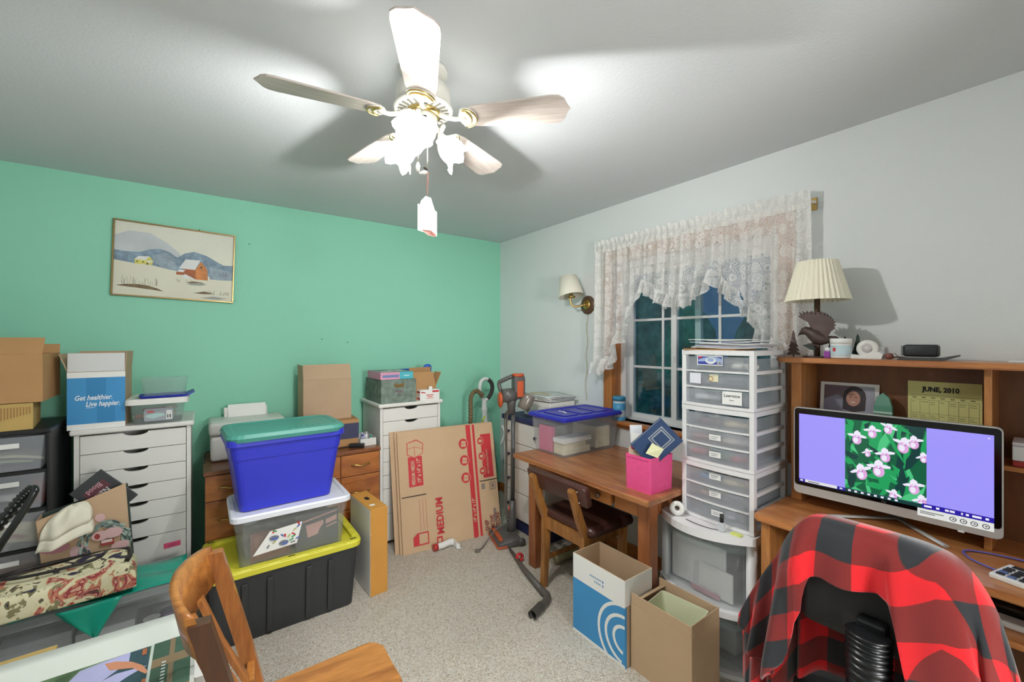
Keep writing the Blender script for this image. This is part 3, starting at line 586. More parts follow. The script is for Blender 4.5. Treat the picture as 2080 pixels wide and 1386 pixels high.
bm = nb(); box(bm, (-.072, -.002, .018), (.072, 0, .132)); ob('mat', bm, pm('brown mat', '9C6A50', .7), pf)
bm = nb(); box(bm, (-.11, 0, 0), (.11, .03, .19), .004); bd = thing('dark_binder', 'dark binder with pink shapes inside the clear tote', 'binder', (.512, 2.53, .362)); ob('cover', bm, pm('dark olive', '4A4F46', .7), bd)
m_pk = pm('dusty pink', 'D8A49A', .7)
flat('pink_shapes', [(0, [(-.075, .145), (.1, .175), (.1, .183), (-.075, .155)]), (0, [(-.05, .06), (-.0, .07), (.012, .10), (.03, .12), (.03, .14), (-.06, .128)]), (0, [(.042, .115), (.1, .128), (.1, .155), (.042, .14)]), (0, [(.045, .095), (.1, .108), (.1, .116), (.045, .102)])], [m_pk], bd, (0, -.0012, 0), (1, 0, 0), (0, 0, 1))
inside('craft_paper_stack', wedge(.44, .22, .12, 0), pm('mixed craft paper', '8A8478', .8, noise_s=20, noise_a=.5), 'stack of mixed craft paper at the back of the clear tote', 'paper', (.40, 2.72, .362))
t3 = thing('tote_bin', 'royal blue tote with a teal lid, top of the tote stack', 'tote', (.372, 2.49, .632), .045)
m_rb = pm('royal blue plastic', '3038C4', .4, coat=.1)
bm = nb(); tub(bm, .54, .36, .375, .05, .035, .004, .012, .03, .72); ob('bin', bm, m_rb, t3)
m_teal = pm('sea green plastic', '4E9C8E', .45)
bm = nb(); loft(bm, [ring(.56, .40, .365, .07, -.02), ring(.575, .415, .385, .075, -.0275), ring(.555, .395, .402, .07, -.0175), ring(.50, .34, .406, .06, .01), ring(.48, .32, .400, .06, .02)], smooth=False); l3 = ob('lid', bm, m_teal, t3)
for k in range(6):
    bm = nb(); box(bm, (.0+.028*k, .03, .405), (.014+.028*k, .045, .4068)); ob('embossed_mark', bm, pm('teal relief', '428A7E', .45), l3)
# upright orange-brown carton
oc = thing('upright_carton', 'tall narrow orange-brown carton with a hand hole beside the black tub', 'box', (.842, 2.487, 0), .06)
bm = nb(); box(bm, (-.052, 0, 0), (.052, .34, .51), .002, seg=1); ob('body', bm, m_card_o, oc)
bm = nb(); box(bm, (-.0535, .004, .004), (-.0522, .338, .505)); ob('white_side', bm, m_paper, oc)
bm = nb(); prism(bm, [(x, y, .5095) for x, y in rrect(-.013, .17, .013, .225, .012)], (0, 0, .0012)); ob('hand_hole', bm, m_dark, oc)
bm = nb(); box(bm, (-.052, -.0006, .36), (-.051, .0, .37)); box(bm, (-.03, .06, .5101), (.0, .085, .5106)); ob('torn_spot', bm, m_paper, oc)
# ================================================================ on cabinet B
m_marb = pm('marbled grey-green card', '74857A', .7, noise_s=28, noise_a=.35, bump=.1)
fb = thing('file_box', 'marbled grey-green file box on the right white cabinet', 'file box', (1.175, 3.03, CH), .0)
bm = nb(); box(bm, (-.135, 0, 0), (.135, .36, .175), .003); ob('body', bm, m_marb, fb)
bm = nb(); box(bm, (-.032, -.004, .118), (.032, 0, .138), .001); box(bm, (-.036, -.006, .126), (-.026, .0, .148), .001); box(bm, (.026, -.006, .126), (.036, 0, .148), .001); ob('label_holder', bm, m_brass, fb)
bm = nb(); tube(bm, [(.02*math.cos(a), -.004, .078+.016*math.sin(a)) for a in [PI+PI*k/8 for k in range(9)]], .003, 6); prism(bm, [(x, -.002, z) for x, z in rrect(-.03, .075, .03, .095, .004)], (0, .002, 0)); ob('pull_ring', bm, m_steel, fb)
pz = thing('puzzle_box', 'pink and turquoise boxed kit lying on the marbled file box', 'box', (1.18, 3.03, CH+.176), .0)
bm = nb(); box(bm, (-.145, 0, 0), (.0, .30, .055), .002, mi=0); box(bm, (-.001, .0005, .0005), (.105, .2995, .0545), .002, mi=1); ob('body', bm, [pm('puzzle pink', 'D79AB4', .5), pm('puzzle turquoise', '4FB6C4', .5)], pz)
flat('lid_picture', [(0, rc(-.143, .002, .103, .298)), (1, [(-.10, .05), (-.02, .08), (.02, .2), (-.09, .24)]), (2, [(-.02, .1), (.06, .03), (.09, .2), (.0, .25)]), (3, ell(-.06, .2, .04, .05)), (1, ell(.05, .15, .03, .05))], [pm('pic grey', '8C9692', .5), pm('pic pale', 'CFD3CC', .5), pm('pic mid', 'A9B4AE', .5), pm('pic dark', '5C6A68', .5)], pz, (0, 0, .0555), (1, 0, 0), (0, 1, 0))
flat('blurred_title', [(0, rc(-.13, .016, -.008, .034)), (1, rc(.03, .022, .075, .032))], [pm('puzzle blue ink', '6A86B4', .6), pm('kit pale ink', 'B8DEE2', .6)], pz, (0, -.0006, 0), (1, 0, 0), (0, 0, 1))
bx = thing('blue_storage_cube', 'bright blue folded plastic bin behind the opened carton', 'bin', (1.432, 3.235, CH), .06)
bm = nb(); walls(bm, .20, .20, .225, .006); ob('body', bm, pm('bright blue plastic', '2C62C6', .45), bx)
bm = nb(); tube(bm, curve([(.045, .02, .21), (.05, .0, .25), (.085, 0, .25), (.095, .02, .21)], 4), .016, 8); ob('handle', bm, MATS['bright blue plastic'], bx)
gc = carton('cardboard_box', 'opened brown carton with a green printed flap on the right white cabinet', (1.415, 3.10, CH), .12, .20, .10, .10, m_card, {'f': (-20, .12), 'b': (-8, .15), 'r': (26, .12)})
flat('green_print', [(0, [(-.09, .165), (.085, .165), (.085, .205), (.03, .222), (-.085, .218)])], [pm('print green', '3C8C66', .6)], gc, (0, .001, -.02), (1, 0, 0), (0, .3, .95))
hb = thing('battery_carton', 'small white and red carton at the front of the right white cabinet', 'box', (1.424, 3.032, CH), .0)
bm = nb(); box(bm, (-.082, 0, 0), (.082, .065, .08), .002, seg=1); ob('body', bm, m_paper, hb)
flat('red_print', [(0, rc(.02, .06, .076, .074)), (0, [(-.075, .06), (-.03, .056), (-.045, .065), (-.074, .07)])], [m_red], hb, (0, -.0006, 0), (1, 0, 0), (0, 0, 1))
flat('small_red_lines', [(0, rc(-.03, .036, .03, .046)), (0, rc(-.022, .022, .022, .031)), (0, rc(-.034, .012, .034, .016))], [pm('faint red print', 'D98A84', .6)], hb, (0, -.0007, 0), (1, 0, 0), (0, 0, 1)); bm = nb(); box(bm, (-.0825, .002, .058), (-.082, .063, .07)); box(bm, (-.0825, .002, .008), (-.082, .063, .02)); ob('red_edge_band', bm, m_red, hb)
bm = nb(); box(bm, (.0, .02, .08), (.028, .022, .105)); ob('white_tab', bm, m_paper, hb)
# ================================================================ flattened moving boxes
m_mv = pm('kraft moving carton', 'CCAE8C', .8, spec=.2, noise_s=4, noise_a=.04)
def panel(loc, yaw, tilt, W, H, label):
    o = thing('flattened_moving_box', label, 'cardboard', loc, rot=(tilt, 0, yaw)); 
    bm = nb(); box(bm, (0, 0, 0), (W, .007, H), .001, seg=1); ob('panel', bm, m_mv, o); return o
mv2 = panel((1.085, 2.872, .0), -.10, -.20, .80, .845, 'flattened moving box, rearmost, its edge showing at the left')
mv1b = panel((1.112, 2.846, .0), -.10, -.20, .80, .848, 'flattened moving box in the middle of the leaning set')
mv = panel((1.124, 2.825, .0), -.10, -.20, .785, .845, 'front flattened moving box printed MEDIUM in red')
S = .785/.80
def R2(u, v): return (u*.785, v*.845)      # fractions of the panel
sh = []
def q4(*p): return [R2(*a) for a in p]
sh += [(0, q4((.695, .0), (.745, .0), (.745, 1), (.695, 1))), (0, q4((.765, 0), (.79, 0), (.79, 1), (.765, 1)))]
sh += [(0, q4((.09, .53), (.225, .53), (.225, .78), (.09, .78)))]
sh += [(0, q4((.085, .80), (.155, .765), (.235, .80), (.245, .885), (.18, .925), (.085, .90))), (1, q4((.092, .803), (.155, .772), (.23, .803), (.238, .882), (.18, .916), (.092, .896))), (0, q4((.155, .772), (.159, .772), (.159, .862), (.155, .862))), (0, line(*R2(.092, .85), *R2(.157, .862), .003)), (0, line(*R2(.157, .862), *R2(.236, .84), .003))]
sh += [(0, q4((.85, .50), (.965, .50), (.965, .90), (.85, .90)))]
for vv in (.84, .70, .565): sh += [(1, ell(*R2(.845, vv), .03, .032)), (0, ell(*R2(.845, vv), .026, .028)), (1, ell(*R2(.845, vv), .016, .012))]
for vv in (.835, .685, .53): sh += [(1, ell(*R2(.655, vv), .042, .044)), (0, ell(*R2(.655, vv), .038, .040)), (1, [R2(.628, vv-.025), R2(.68, vv-.03), R2(.685, vv+.02), R2(.64, vv+.028)]), (0, line(*R2(.64, vv-.005), *R2(.675, vv+.002), .004))]
sh += [(2, line(*R2(.015, .455), *R2(.245, .455), .006)), (2, line(*R2(.80, .475), *R2(.998, .475), .006))]
sh += [(0, [R2(.1, .05), R2(.245, .05), R2(.245, .15), R2(.14, .15), R2(.10, .12)]), (1, q4((.155, .06), (.235, .06), (.235, .14), (.155, .14))), (0, q4((.32, .02), (.375, .02), (.375, .085), (.32, .085))), (1, q4((.332, .035), (.363, .035), (.363, .07), (.332, .07)))]
sh += [(3, q4((.815, .40), (.855, .40), (.855, .452), (.815, .452))), (3, q4((.91, .385), (.975, .385), (.975, .455), (.91, .455))), (1, q4((.918, .393), (.967, .393), (.967, .447), (.918, .447))), (3, q4((.928, .402), (.957, .402), (.957, .438), (.928, .438))), (3, q4((.925, .10), (.955, .10), (.955, .215), (.925, .215)))]
for k in range(3): sh += [(4, line(*R2(.175+k*.03, .17), *R2(.175+k*.03, .42), .004))]
flat('print', sh, [m_red, m_mv, m_dark, pm('faded ink', '8B7F76', .8), pm('faded red', 'C48476', .8)], mv, (0, -.0004, 0), (1, 0, 0), (0, 0, 1), .00008)
V = (PI/2, -PI/2, 0)
kr = pm('carton letters', 'D8C0A0', .8)
def vt(s, size, m, u, v, **k): return text(s, size, m, mv, (*[R2(u, v)[0]], -.004, R2(u, v)[1]), V, **k)
vt('MEDIUM / MEDIO', .036, kr, .148, .545, sx=.62, bold=.0006); vt('19" x 14" x 17"', .04, kr, .205, .555, sx=.72, bold=.0006)
vt('MEDIUM', .075, m_red, .395, .10, bold=.002, sx=.92); vt('19" x 14" x 17"', .036, kr, .735, .13, sx=.8, bold=.0006)
vt('FREE WATER & ELECTRICITY', .02, kr, .915, .53, sx=.75); vt('SHIP\nMOVE\nSTORE', .05, pm('carton dark red print', '8E4A42', .8), .865, .035, sx=.8, bold=.001)
# upright carpet cleaner behind the moving boxes
cc = thing('carpet_cleaner', 'white upright carpet cleaner with a brown hose behind the moving boxes', 'carpet cleaner', (2.085, 3.27, 0), -.3)
m_cc = pm('cleaner white', 'EBEBE8', .35)
bm = nb(); loft(bm, [ring(.22, .26, 0, .05, -.13), ring(.22, .26, .12, .06, -.13), ring(.16, .2, .2, .05, -.1), ring(.16, .2, .55, .05, -.1), ring(.10, .12, .74, .04, -.06)], smooth=True); ob('body', bm, pm('cleaner grey', 'B9B9B4', .4), cc)
bm = nb(); tube(bm, curve([(0, 0, .72), (-.01, 0, .85), (-.01, 0, .96)], 6), [.024]*7+[.03, .026, .024, .024, .022, .02], 12); ob('handle_post', bm, m_cc, cc)
loop = curve([(-.012, 0, .95), (-.05, 0, 1.03), (-.045, 0, 1.12), (.0, 0, 1.155), (.055, 0, 1.12), (.065, 0, 1.05), (.03, 0, .98), (-.012, 0, .95)], 5)
bm = nb(); tube(bm, loop, .016, 10); hd = ob('handle_loop', bm, m_cc, cc)
bm = nb(); tube(bm, [p for p in loop if p.x > .02], .0185, 10); ob('grip', bm, pm('cleaner grip', '3E3A38', .6), hd)
hp = curve([(-.03, -.03, 1.0), (-.09, -.03, 1.05), (-.14, -.03, 1.0), (-.145, -.03, .85), (-.145, -.03, .6), (-.12, -.03, .35)], 22)
bm = nb(); tube(bm, hp, [.019+.004*math.sin(k*2.0) for k in range(len(hp))], 10); ob('hose', bm, pm('brown hose', '7E6A48', .5), cc)
bm = nb(); lathe(bm, [(0, .7), (.05, .7), (.052, .78), (.03, .86), (0, .86)], 16); ob('clear_tank', bm, m_clear, cc)
bm = nb(); tube(bm, [(-.04, -.03, .76), (-.015, -.035, .82)], .008, 8); ob('release_tab', bm, pm('lime tab', 'C6D84A', .5), cc)
bm = nb(); tube(bm, curve([(.13, -.06, .55), (.17, -.05, .66), (.15, -.02, .72)], 5), .012, 8); box(bm, (.155, -.075, .52), (.2, -.04, .58), .01); ob('hose_clip', bm, m_cc, cc)
# upholstery nozzle on the carpet
nz = thing('upholstery_nozzle', 'white and red T-shaped vacuum nozzle on the carpet', 'nozzle', (1.40, 2.76, 0), -.05)
bm = nb(); tube(bm, curve([(-.045, 0, .024), (0, 0, .026), (.05, .01, .028), (.085, .01, .024)], 4), [.022]*8+[.024]*5, 14); ob('neck', bm, m_cc, nz)
bm = nb(); tube(bm, [(-.075, 0, .024), (-.044, 0, .024)], .0235, 14); ob('red_collar', bm, pm('nozzle red', 'B8302E', .4), nz)
bm = nb(); loft(bm, [[(.075+.03*k, y, z) for y, z in ((-.07+.09*0, .004), (.075, .004), (.06, .04-.012*k), (-.055, .04-.012*k))] for k in range(2)]); ob('head', bm, m_cc, nz)
bm = nb(); box(bm, (.1045, -.068, .003), (.112, .073, .016), .002); ob('lip', bm, m_grey, nz)
# painting
pt = thing('landscape_painting', 'framed winter barn painting hanging on the green wall', 'painting', (-.137, YB-.022, 2.004), rot=(0, math.radians(1.6), 0))
PW, PH = .622, .468
bm = nb()
for a, b in (((-PW/2, 0, PH/2-.009), (PW/2, .022, PH/2)), ((-PW/2, 0, -PH/2), (PW/2, .022, -PH/2+.009)), ((-PW/2, 0, -PH/2+.009), (-PW/2+.009, .022, PH/2-.009)), ((PW/2-.009, 0, -PH/2+.009), (PW/2, .022, PH/2-.009))): box(bm, a, b, .0015, seg=1)
ob('frame', bm, pm('bronze frame', 'A88F60', .3, .85), pt)
def pmz(n, c, a=.12, s=14): return pm(n, c, .6, noise_s=s, noise_a=a)
pm_ = [pmz('sky wash', 'DFDFCF', .05, 5), pmz('snow cloud', 'C3C9CC', .10, 8), pmz('blue hills', '7F95A6', .30, 40), pmz('grey blue hills', '93A3AE', .25, 30), pmz('snow field', 'DEDCC8', .04, 6), pmz('yellow house', 'D6CF6A', .1), pmz('white roof', 'E2E3E2', .03), pmz('barn lit', 'CC8248', .2, 30), pmz('barn shade', 'A8603A', .2, 30), pmz('brush brown', '7A6648', .3, 40), pmz('twig', '4A4640', .1), pmz('shadow grey', '9EA29A', .2)]
def g(x, y): return (-PW/2+x*PW, PH/2-y*PH)     # fractions from the top left
def G(*p): return [g(a, b) for a, b in p]
ps = [(0, G((0, 0), (1, 0), (1, 1), (0, 1))), (1, G((.0, .22), (.12, .13), (.28, .13), (.42, .24), (.52, .36), (.53, .42), (.2, .42), (0, .4))),
 (2, G((0, .40), (.1, .41), (.2, .40), (.28, .35), (.36, .325), (.44, .36), (.5, .42), (.56, .35), (.64, .31), (.75, .35), (.84, .42), (.90, .46), (1, .45), (1, .68), (0, .53))),
 (3, G((.3, .43), (.4, .36), (.48, .44), (.5, .58), (.42, .6), (.32, .52))), (3, G((.78, .5), (.9, .52), (.98, .56), (.98, .68), (.78, .68))), (2, G((.84, .47), (.92, .5), (1, .5), (1, .53), (.9, .545))),
 (4, G((0, .53), (.14, .555), (.3, .56), (.45, .6), (.55, .62), (.75, .69), (1, .67), (1, 1), (0, 1))),
 (5, G((.165, .50), (.29, .47), (.305, .555), (.17, .56))), (6, G((.165, .50), (.195, .455), (.28, .445), (.25, .50))), (5, G((.25, .50), (.28, .445), (.31, .505), (.30, .555), (.26, .56))), (6, G((.25, .51), (.29, .50), (.31, .52), (.27, .53))), (10, G((.18, .52), (.192, .52), (.192, .535), (.18, .535))), (10, G((.225, .52), (.238, .52), (.238, .535), (.225, .535))), (10, G((.257, .535), (.272, .535), (.272, .558), (.257, .558))),
 (8, G((.55, .56), (.66, .56), (.66, .70), (.55, .63))), (7, G((.655, .56), (.70, .44), (.755, .54), (.765, .70), (.66, .70))), (6, G((.515, .565), (.57, .43), (.695, .425), (.65, .565))), (8, G((.495, .615), (.56, .60), (.56, .65), (.495, .655))), (6, G((.505, .61), (.515, .58), (.57, .58), (.55, .615))), (6, G((.54, .66), (.575, .64), (.66, .70), (.56, .69))), (10, G((.695, .51), (.712, .51), (.712, .535), (.695, .535))),
 (9, G((.03, .865), (.10, .84), (.2, .83), (.28, .84), (.36, .875), (.4, .905), (.33, .895), (.2, .88))), (9, G((.58, .755), (.63, .73), (.70, .735), (.74, .75), (.64, .765))), (11, G((.58, .77), (.68, .745), (.76, .76), (.7, .785), (.62, .785))), (9, G((.64, .895), (.74, .86), (.82, .885), (.74, .9))), (11, G((.70, .955), (.82, .925), (.95, .94), (.86, .965)))]
rn = random.Random(5)
for x0, x1, yb, hh, n in ((.08, .35, .835, .11, 26), (.50, .68, .755, .05, 12), (.70, .95, .90, .06, 22), (.86, .97, .62, .08, 12)):
    for k in range(n):
        x = x0+(x1-x0)*rn.random(); h_ = hh*(.3+.7*rn.random()); ps.append((10 if k % 2 else 9, line(*g(x, yb), *g(x+.03*(rn.random()-.5), yb-h_), .0011)))
ps += [(10, line(*g(.91, .87), *g(.925, .85), .0014)), (10, line(*g(.925, .88), *g(.94, .855), .0014)), (10, line(*g(.94, .87), *g(.955, .86), .0014))]
flat('painted_panel', ps, pm_, pt, (0, .012, 0), (1, 0, 0), (0, 0, 1), .00004)
# ================================================================ WINDOW WALL
R90 = -PI/2
def lace():
    m = bpy.data.materials.new('white lace'); m.use_nodes = True; nt = m.node_tree; N = nt.nodes; L = nt.links; b = N['Principled BSDF']; out = N['Material Output']
    b.inputs['Base Color'].default_value = lin('FAF9F6'); b.inputs['Roughness'].default_value = .9; b.inputs['Specular IOR Level'].default_value = .1
    uv = N.new('ShaderNodeUVMap')
    def vor(s, feat='F1', rnd=1.0):
        v = N.new('ShaderNodeTexVoronoi'); v.inputs['Scale'].default_value = s; v.feature = feat; v.inputs['Randomness'].default_value = rnd; L.new(uv.outputs[0], v.inputs['Vector']); return v.outputs['Distance']
    def mth(op, a, bq=None, c=None):
        n = N.new('ShaderNodeMath'); n.operation = op
        for i, q in enumerate((a, bq, c)):
            if q is None: continue
            if isinstance(q, (int, float)): n.inputs[i].default_value = q
            else: L.new(q, n.inputs[i])
        return n.outputs[0]
    d = vor(17, rnd=.55); rings = mth('SINE', mth('MULTIPLY', d, 46)); fl = mth('GREATER_THAN', rings, -.4)     # rose rings
    near = mth('LESS_THAN', d, .50); fl = mth('MULTIPLY', fl, near)
    net = mth('LESS_THAN', vor(230, 'DISTANCE_TO_EDGE', .2), .16)                                         # net between
    leaf = mth('GREATER_THAN', mth('SINE', mth('MULTIPLY', vor(42), 22)), .1)
    op = mth('MAXIMUM', mth('MULTIPLY', fl, .93), mth('MAXIMUM', mth('MULTIPLY', leaf, .85), mth('MULTIPLY', net, .8)))
    op = mth('MULTIPLY_ADD', op, .80, .17)
    tl = N.new('ShaderNodeBsdfTranslucent'); tl.inputs[0].default_value = lin('FAF9F6'); mt = N.new('ShaderNodeMixShader'); mt.inputs[0].default_value = .3
    L.new(b.outputs[0], mt.inputs[1]); L.new(tl.outputs[0], mt.inputs[2])
    tr = N.new('ShaderNodeBsdfTransparent'); mx = N.new('ShaderNodeMixShader'); L.new(op, mx.inputs[0]); L.new(tr.outputs[0], mx.inputs[1]); L.new(mt.outputs[0], mx.inputs[2]); L.new(mx.outputs[0], out.inputs[0]); return m
m_lace = lace()
def interp(tab, y):
    tab = sorted(tab)
    if y <= tab[0][0]: return tab[0][1]
    for (a, b), (c, d) in zip(tab, tab[1:]):
        if y <= c: t = (y-a)/(c-a); return b+(d-b)*t
    return tab[-1][1]
HZ = 2.17; RX = 2.355
def swag(name, label, tab, y0, y1, seed, nu=150):
    o = thing(name, label, 'curtain', (RX, (y0+y1)/2, HZ), 0, 'lace valance panels'); yc = (y0+y1)/2
    rn = random.Random(seed); ph = [rn.random()*6 for _ in range(4)]
    def fold(y, f):       # depth of the gathers, growing downward
        return (.010+.022*f)*(math.sin(y*62+ph[0]+1.3*math.sin(y*9+ph[1])) + .45*math.sin(y*121+ph[2]))
    def hem(y): return interp(tab, y)
    def bodyf(u, v):
        y = y0+(y1-y0)*u; zt = HZ-.012; zb = hem(y)+.055; f = v
        yy = y+.006*math.sin(y*60+ph[3])*f
        return (-fold(y, f)*.8-.012, yy-yc, zt+(zb-zt)*v-HZ)
    bm = nb(); grid(bm, bodyf, nu, 14, uv=lambda u, v: ((y0+(y1-y0)*u)*1.5, (bodyf(u, v)[2])*1.0)); ob('lace_panel', bm, m_lace, o, keep=True)
    def rufff(u, v):
        y = y0+(y1-y0)*u; zt = hem(y)+.075; zb = hem(y)-.01+.008*math.sin(y*170); k = .012+.022*v
        return (-.022-fold(y, 1)*.8-k*(.6+math.sin(y*150+ph[1]+math.sin(y*37)*2)), y-yc+.012*math.sin(y*95)*v, zt+(zb-zt)*v-HZ)
    bm = nb(); grid(bm, rufff, nu*2, 4, uv=lambda u, v: ((y0+(y1-y0)*u)*1.9, rufff(u, v)[2]*1.0)); ob('ruffle', bm, m_lace, o, keep=True)
    def headf(u, v):
        y = y0+(y1-y0)*u; a = -PI*.5+v*PI*1.0
        if v < .6: z = -.03+.045*v/.6*1.0; x = -.014-.004*math.sin(y*140+ph[2])
        else: z = .015+.045*(v-.6)/.4+.006*math.sin(y*70+ph[0]); x = -.010+.016*math.sin(y*150+ph[2])*(v-.6)/.4
        return (x, y-yc, z)
    bm = nb(); grid(bm, headf, nu*2, 5, uv=lambda u, v: ((y0+(y1-y0)*u)*2.2, v*.09)); ob('gathered_header', bm, m_lace, o, keep=True)
    return o
swag('lace_valance', 'white lace valance panel with ruffled hem nearest the wall sconce', [(2.19, 1.27), (2.10, 1.27), (2.0, 1.33), (1.934, 1.473), (1.866, 1.581), (1.793, 1.73), (1.754, 1.842), (1.685, 1.801), (1.608, 1.745), (1.545, 1.714), (1.46, 1.705)], 1.46, 2.17, 1)
swag('lace_valance', 'white lace valance panel with ruffled hem beside the eagle lamp', [(1.475, 1.705), (1.417, 1.71), (1.33, 1.78), (1.269, 1.833), (1.209, 1.78), (1.131, 1.706), (1.105, 1.648), (1.048, 1.604), (1.026, 1.515), (.966, 1.46), (.872, 1.40), (.78, 1.36)], .79, 1.475, 2)
rd = thing('curtain_rod', 'thin white curtain rod above the window', 'curtain rod', (XR, 1.47, HZ))
bm = nb(); tube(bm, [(0, .70, 0), (RX-XR+.015, .70, 0), (RX-XR+.003, .69, 0), (RX-XR+.003, -.675, 0), (RX-XR+.015, -.688, 0), (0, -.672, 0)], .006, 8); ob('rod', bm, m_fan, rd)
for y in (.70, -.672):
    bm = nb(); box(bm, (-.008, y-.012, -.03), (0, y+.012, .03), .002); ob('bracket', bm, m_brass, rd)
# swing-arm sconce
sn = thing('wall_sconce', 'brass wall sconce with a tilted cream shade beside the curtain', 'wall lamp', (XR, 2.305, 1.779))
m_shd = pm('cream lampshade', 'E9E4D4', .9, bump=.1, bump_s=200); m_brown = pm('dark brown disc', '5E4530', .4)
bm = nb(); lathe(bm, [(0, 0), (.072, 0), (.072, .008), (.06, .016), (0, .018)], 32, M=Matrix.Rotation(-PI/2, 4, 'Y')); ob('back_plate', bm, m_brown, sn)
bm = nb(); lathe(bm, [(0, .016), (.038, .016), (.038, .02), (.03, .026), (0, .028)], 24, M=Matrix.Rotation(-PI/2, 4, 'Y')); lathe(bm, [(0, .026), (.012, .026), (.012, .05), (0, .055)], 16, M=Matrix.Rotation(-PI/2, 4, 'Y')); ob('brass_boss', bm, m_brass, sn)
bm = nb(); tube(bm, curve([(-.05, 0, 0), (-.085, .03, -.012), (-.11, .06, -.005), (-.12, .075, .04), (-.12, .07, .075)], 6), .007, 8); ob('swing_arm', bm, m_brass, sn)
A = Matrix.Translation((-.12, .062, .055)) @ Matrix.Rotation(math.radians(-13), 4, 'X')
bm = nb(); lathe(bm, [(0, 0), (.034, 0), (.03, .008), (.016, .014), (.014, .045), (0, .05)], 18); h = ob('socket', bm, m_brass, sn); h.matrix_local = A
bm = nb(); lathe(bm, [(.098, .012), (.066, .172), (.0645, .172), (.0965, .012)], 36); h = ob('shade', bm, m_shd, sn); h.matrix_local = A
cdp = [(-.006, .0, -.07), (-.006, .002, -.12)]+[(-.006, .004+.014*k/20+.007*math.sin(k*.9), -.12-.62*k/20) for k in range(1, 21)]
for s in (-1, 1):
    bm = nb(); tube(bm, curve([(p[0], p[1]+s*.0022*math.cos(i*1.6), p[2]) for i, p in enumerate(cdp)], 3), .0017, 6); ob('cord', bm, pm('cord ivory', 'C9C2A2', .6), sn)
# ================================================================ old wooden desk
m_dk = wood('desk walnut', '8A5232', 'B57A4C', 'x', 1.4, .36, .25, 7); m_dkz = wood('desk walnut upright', '82492A', 'A8683C', 'z', 1.6, .45, .15, 7); m_dko = wood('drawer orange wood', 'AA6836', 'C88448', 'x', 1.6, .4, .2, 6)
dk = thing('writing_desk', 'worn brown wooden desk with one drawer beneath the window', 'desk', (1.671, 1.749, 0), R90)
KW, KD = 1.06, .735
bm = nb(); box(bm, (-KW/2, 0, .72), (KW/2, KD, .75), .006); ob('top', bm, m_dk, dk)
for x in (-KW/2+.055, KW/2-.125):
    for y in (.125, KD-.075):
        bm = nb(); box(bm, (x, y-.035, 0), (x+.07, y+.035, .72), .004); ob('leg', bm, m_dkz, dk)
for q in (((-KW/2+.125, .095, .615), (-.255, .115, .72)), ((.255, .095, .615), (KW/2-.125, .115, .72)), ((-.255, .095, .708), (.255, .115, .72)), ((-KW/2+.125, KD-.09, .6), (KW/2-.125, KD-.07, .72)), ((-KW/2+.08, .12, .615), (-KW/2+.1, KD-.12, .72)), ((KW/2-.1, .12, .615), (KW/2-.08, KD-.12, .72))):
    bm = nb(); box(bm, *q); ob('apron', bm, m_dko if q[0][1] < .1 else m_dkz, dk)
bm = nb(); box(bm, (-.25, .065, .628), (.25, .085, .706), .004); box(bm, (-.24, .085, .632), (.24, .40, .70)); d_ = ob('drawer', bm, m_dko, dk)
for x in (-.175, .175):
    bm = nb(); lathe(bm, [(0, 0), (.008, 0), (.008, .008), (.017, .016), (.014, .026), (0, .029)], 16, M=Matrix.Translation((x, .065, .667)) @ Matrix.Rotation(PI/2, 4, 'X')); ob('knob', bm, m_brown, d_)
# clear tote with blue lid on the desk
ct = thing('storage_tote', 'clear tote with a deep blue lid on the wooden desk', 'tote', (1.838, 2.13, .75), R90)
bm = nb(); tub(bm, .335, .535, .245, .018, .025, .003, .004, .012, .62); ob('bin', bm, m_clear, ct)
m_lidb = pm('deep blue plastic', '2A2DA6', .35)
bm = nb(); loft(bm, [ring(.37, .57, .235, .025, -.016), ring(.375, .575, .25, .025, -.018), ring(.36, .56, .262, .03, -.01), ring(.30, .50, .262, .03, .02), ring(.29, .49, .256, .03, .025)]); l_ = ob('lid', bm, m_lidb, ct)
for q in ((-.11, .06, .11, .19), (-.11, .22, .11, .34), (-.11, .37, .11, .48)):
    bm = nb(); prism(bm, [(x, y, .256) for x, y in rrect(*q, .015)], (0, 0, .006)); ob('raised_panel', bm, m_lidb, l_)
text('\u2713', .09, m_paper, l_, (-.06, .16, .2625), (0, 0, 1.2), name='white_tick') if False else None
bm = nb(); prism(bm, [(-.06, .16, .2625), (-.045, .15, .2625), (-.03, .165, .2625), (.035, .135, .2625), (.04, .145, .2625), (-.03, .185, .2625)], (0, 0, .001)); ob('white_mark', bm, m_paper, l_)
bm = nb(); box(bm, (0, 0, 0), (.03, .13, .17), .002); tag(ob('pink_notebook', bm, pm('rose paper', 'DE6E94', .7), loc=(1.875, 2.12, .757)), 'pink notebook standing in the blue-lidded tote', 'notebook')
for k, (c, x, y, w_, d__, h_) in enumerate((('E4DCC0', 1.88, 2.005, .24, .10, .04), ('DED6B8', 1.885, 2.01, .20, .10, .035), ('EDEDEA', 1.87, 2.003, .26, .10, .03))):
    bm = nb(); z = .757+[0, .041, .077][k]; box(bm, (0, 0, 0), (w_, d__, h_), .002); tag(ob('paperback_book', bm, pm('book %d' % k, c, .7), loc=(x, y, z)), ['thick cream book lowest', 'cream book in the middle', 'white book on top'][k]+' of the pile in the blue-lidded tote', 'book', 'books in the blue-lidded tote')
bm = nb(); box(bm, (0, 0, 0), (.14, .24, .15), .01); tag(ob('paper_bundle', bm, m_cream, loc=(2.19, 2.01, .757)), 'cream paper bundle at the wall end of the blue-lidded tote', 'paper')
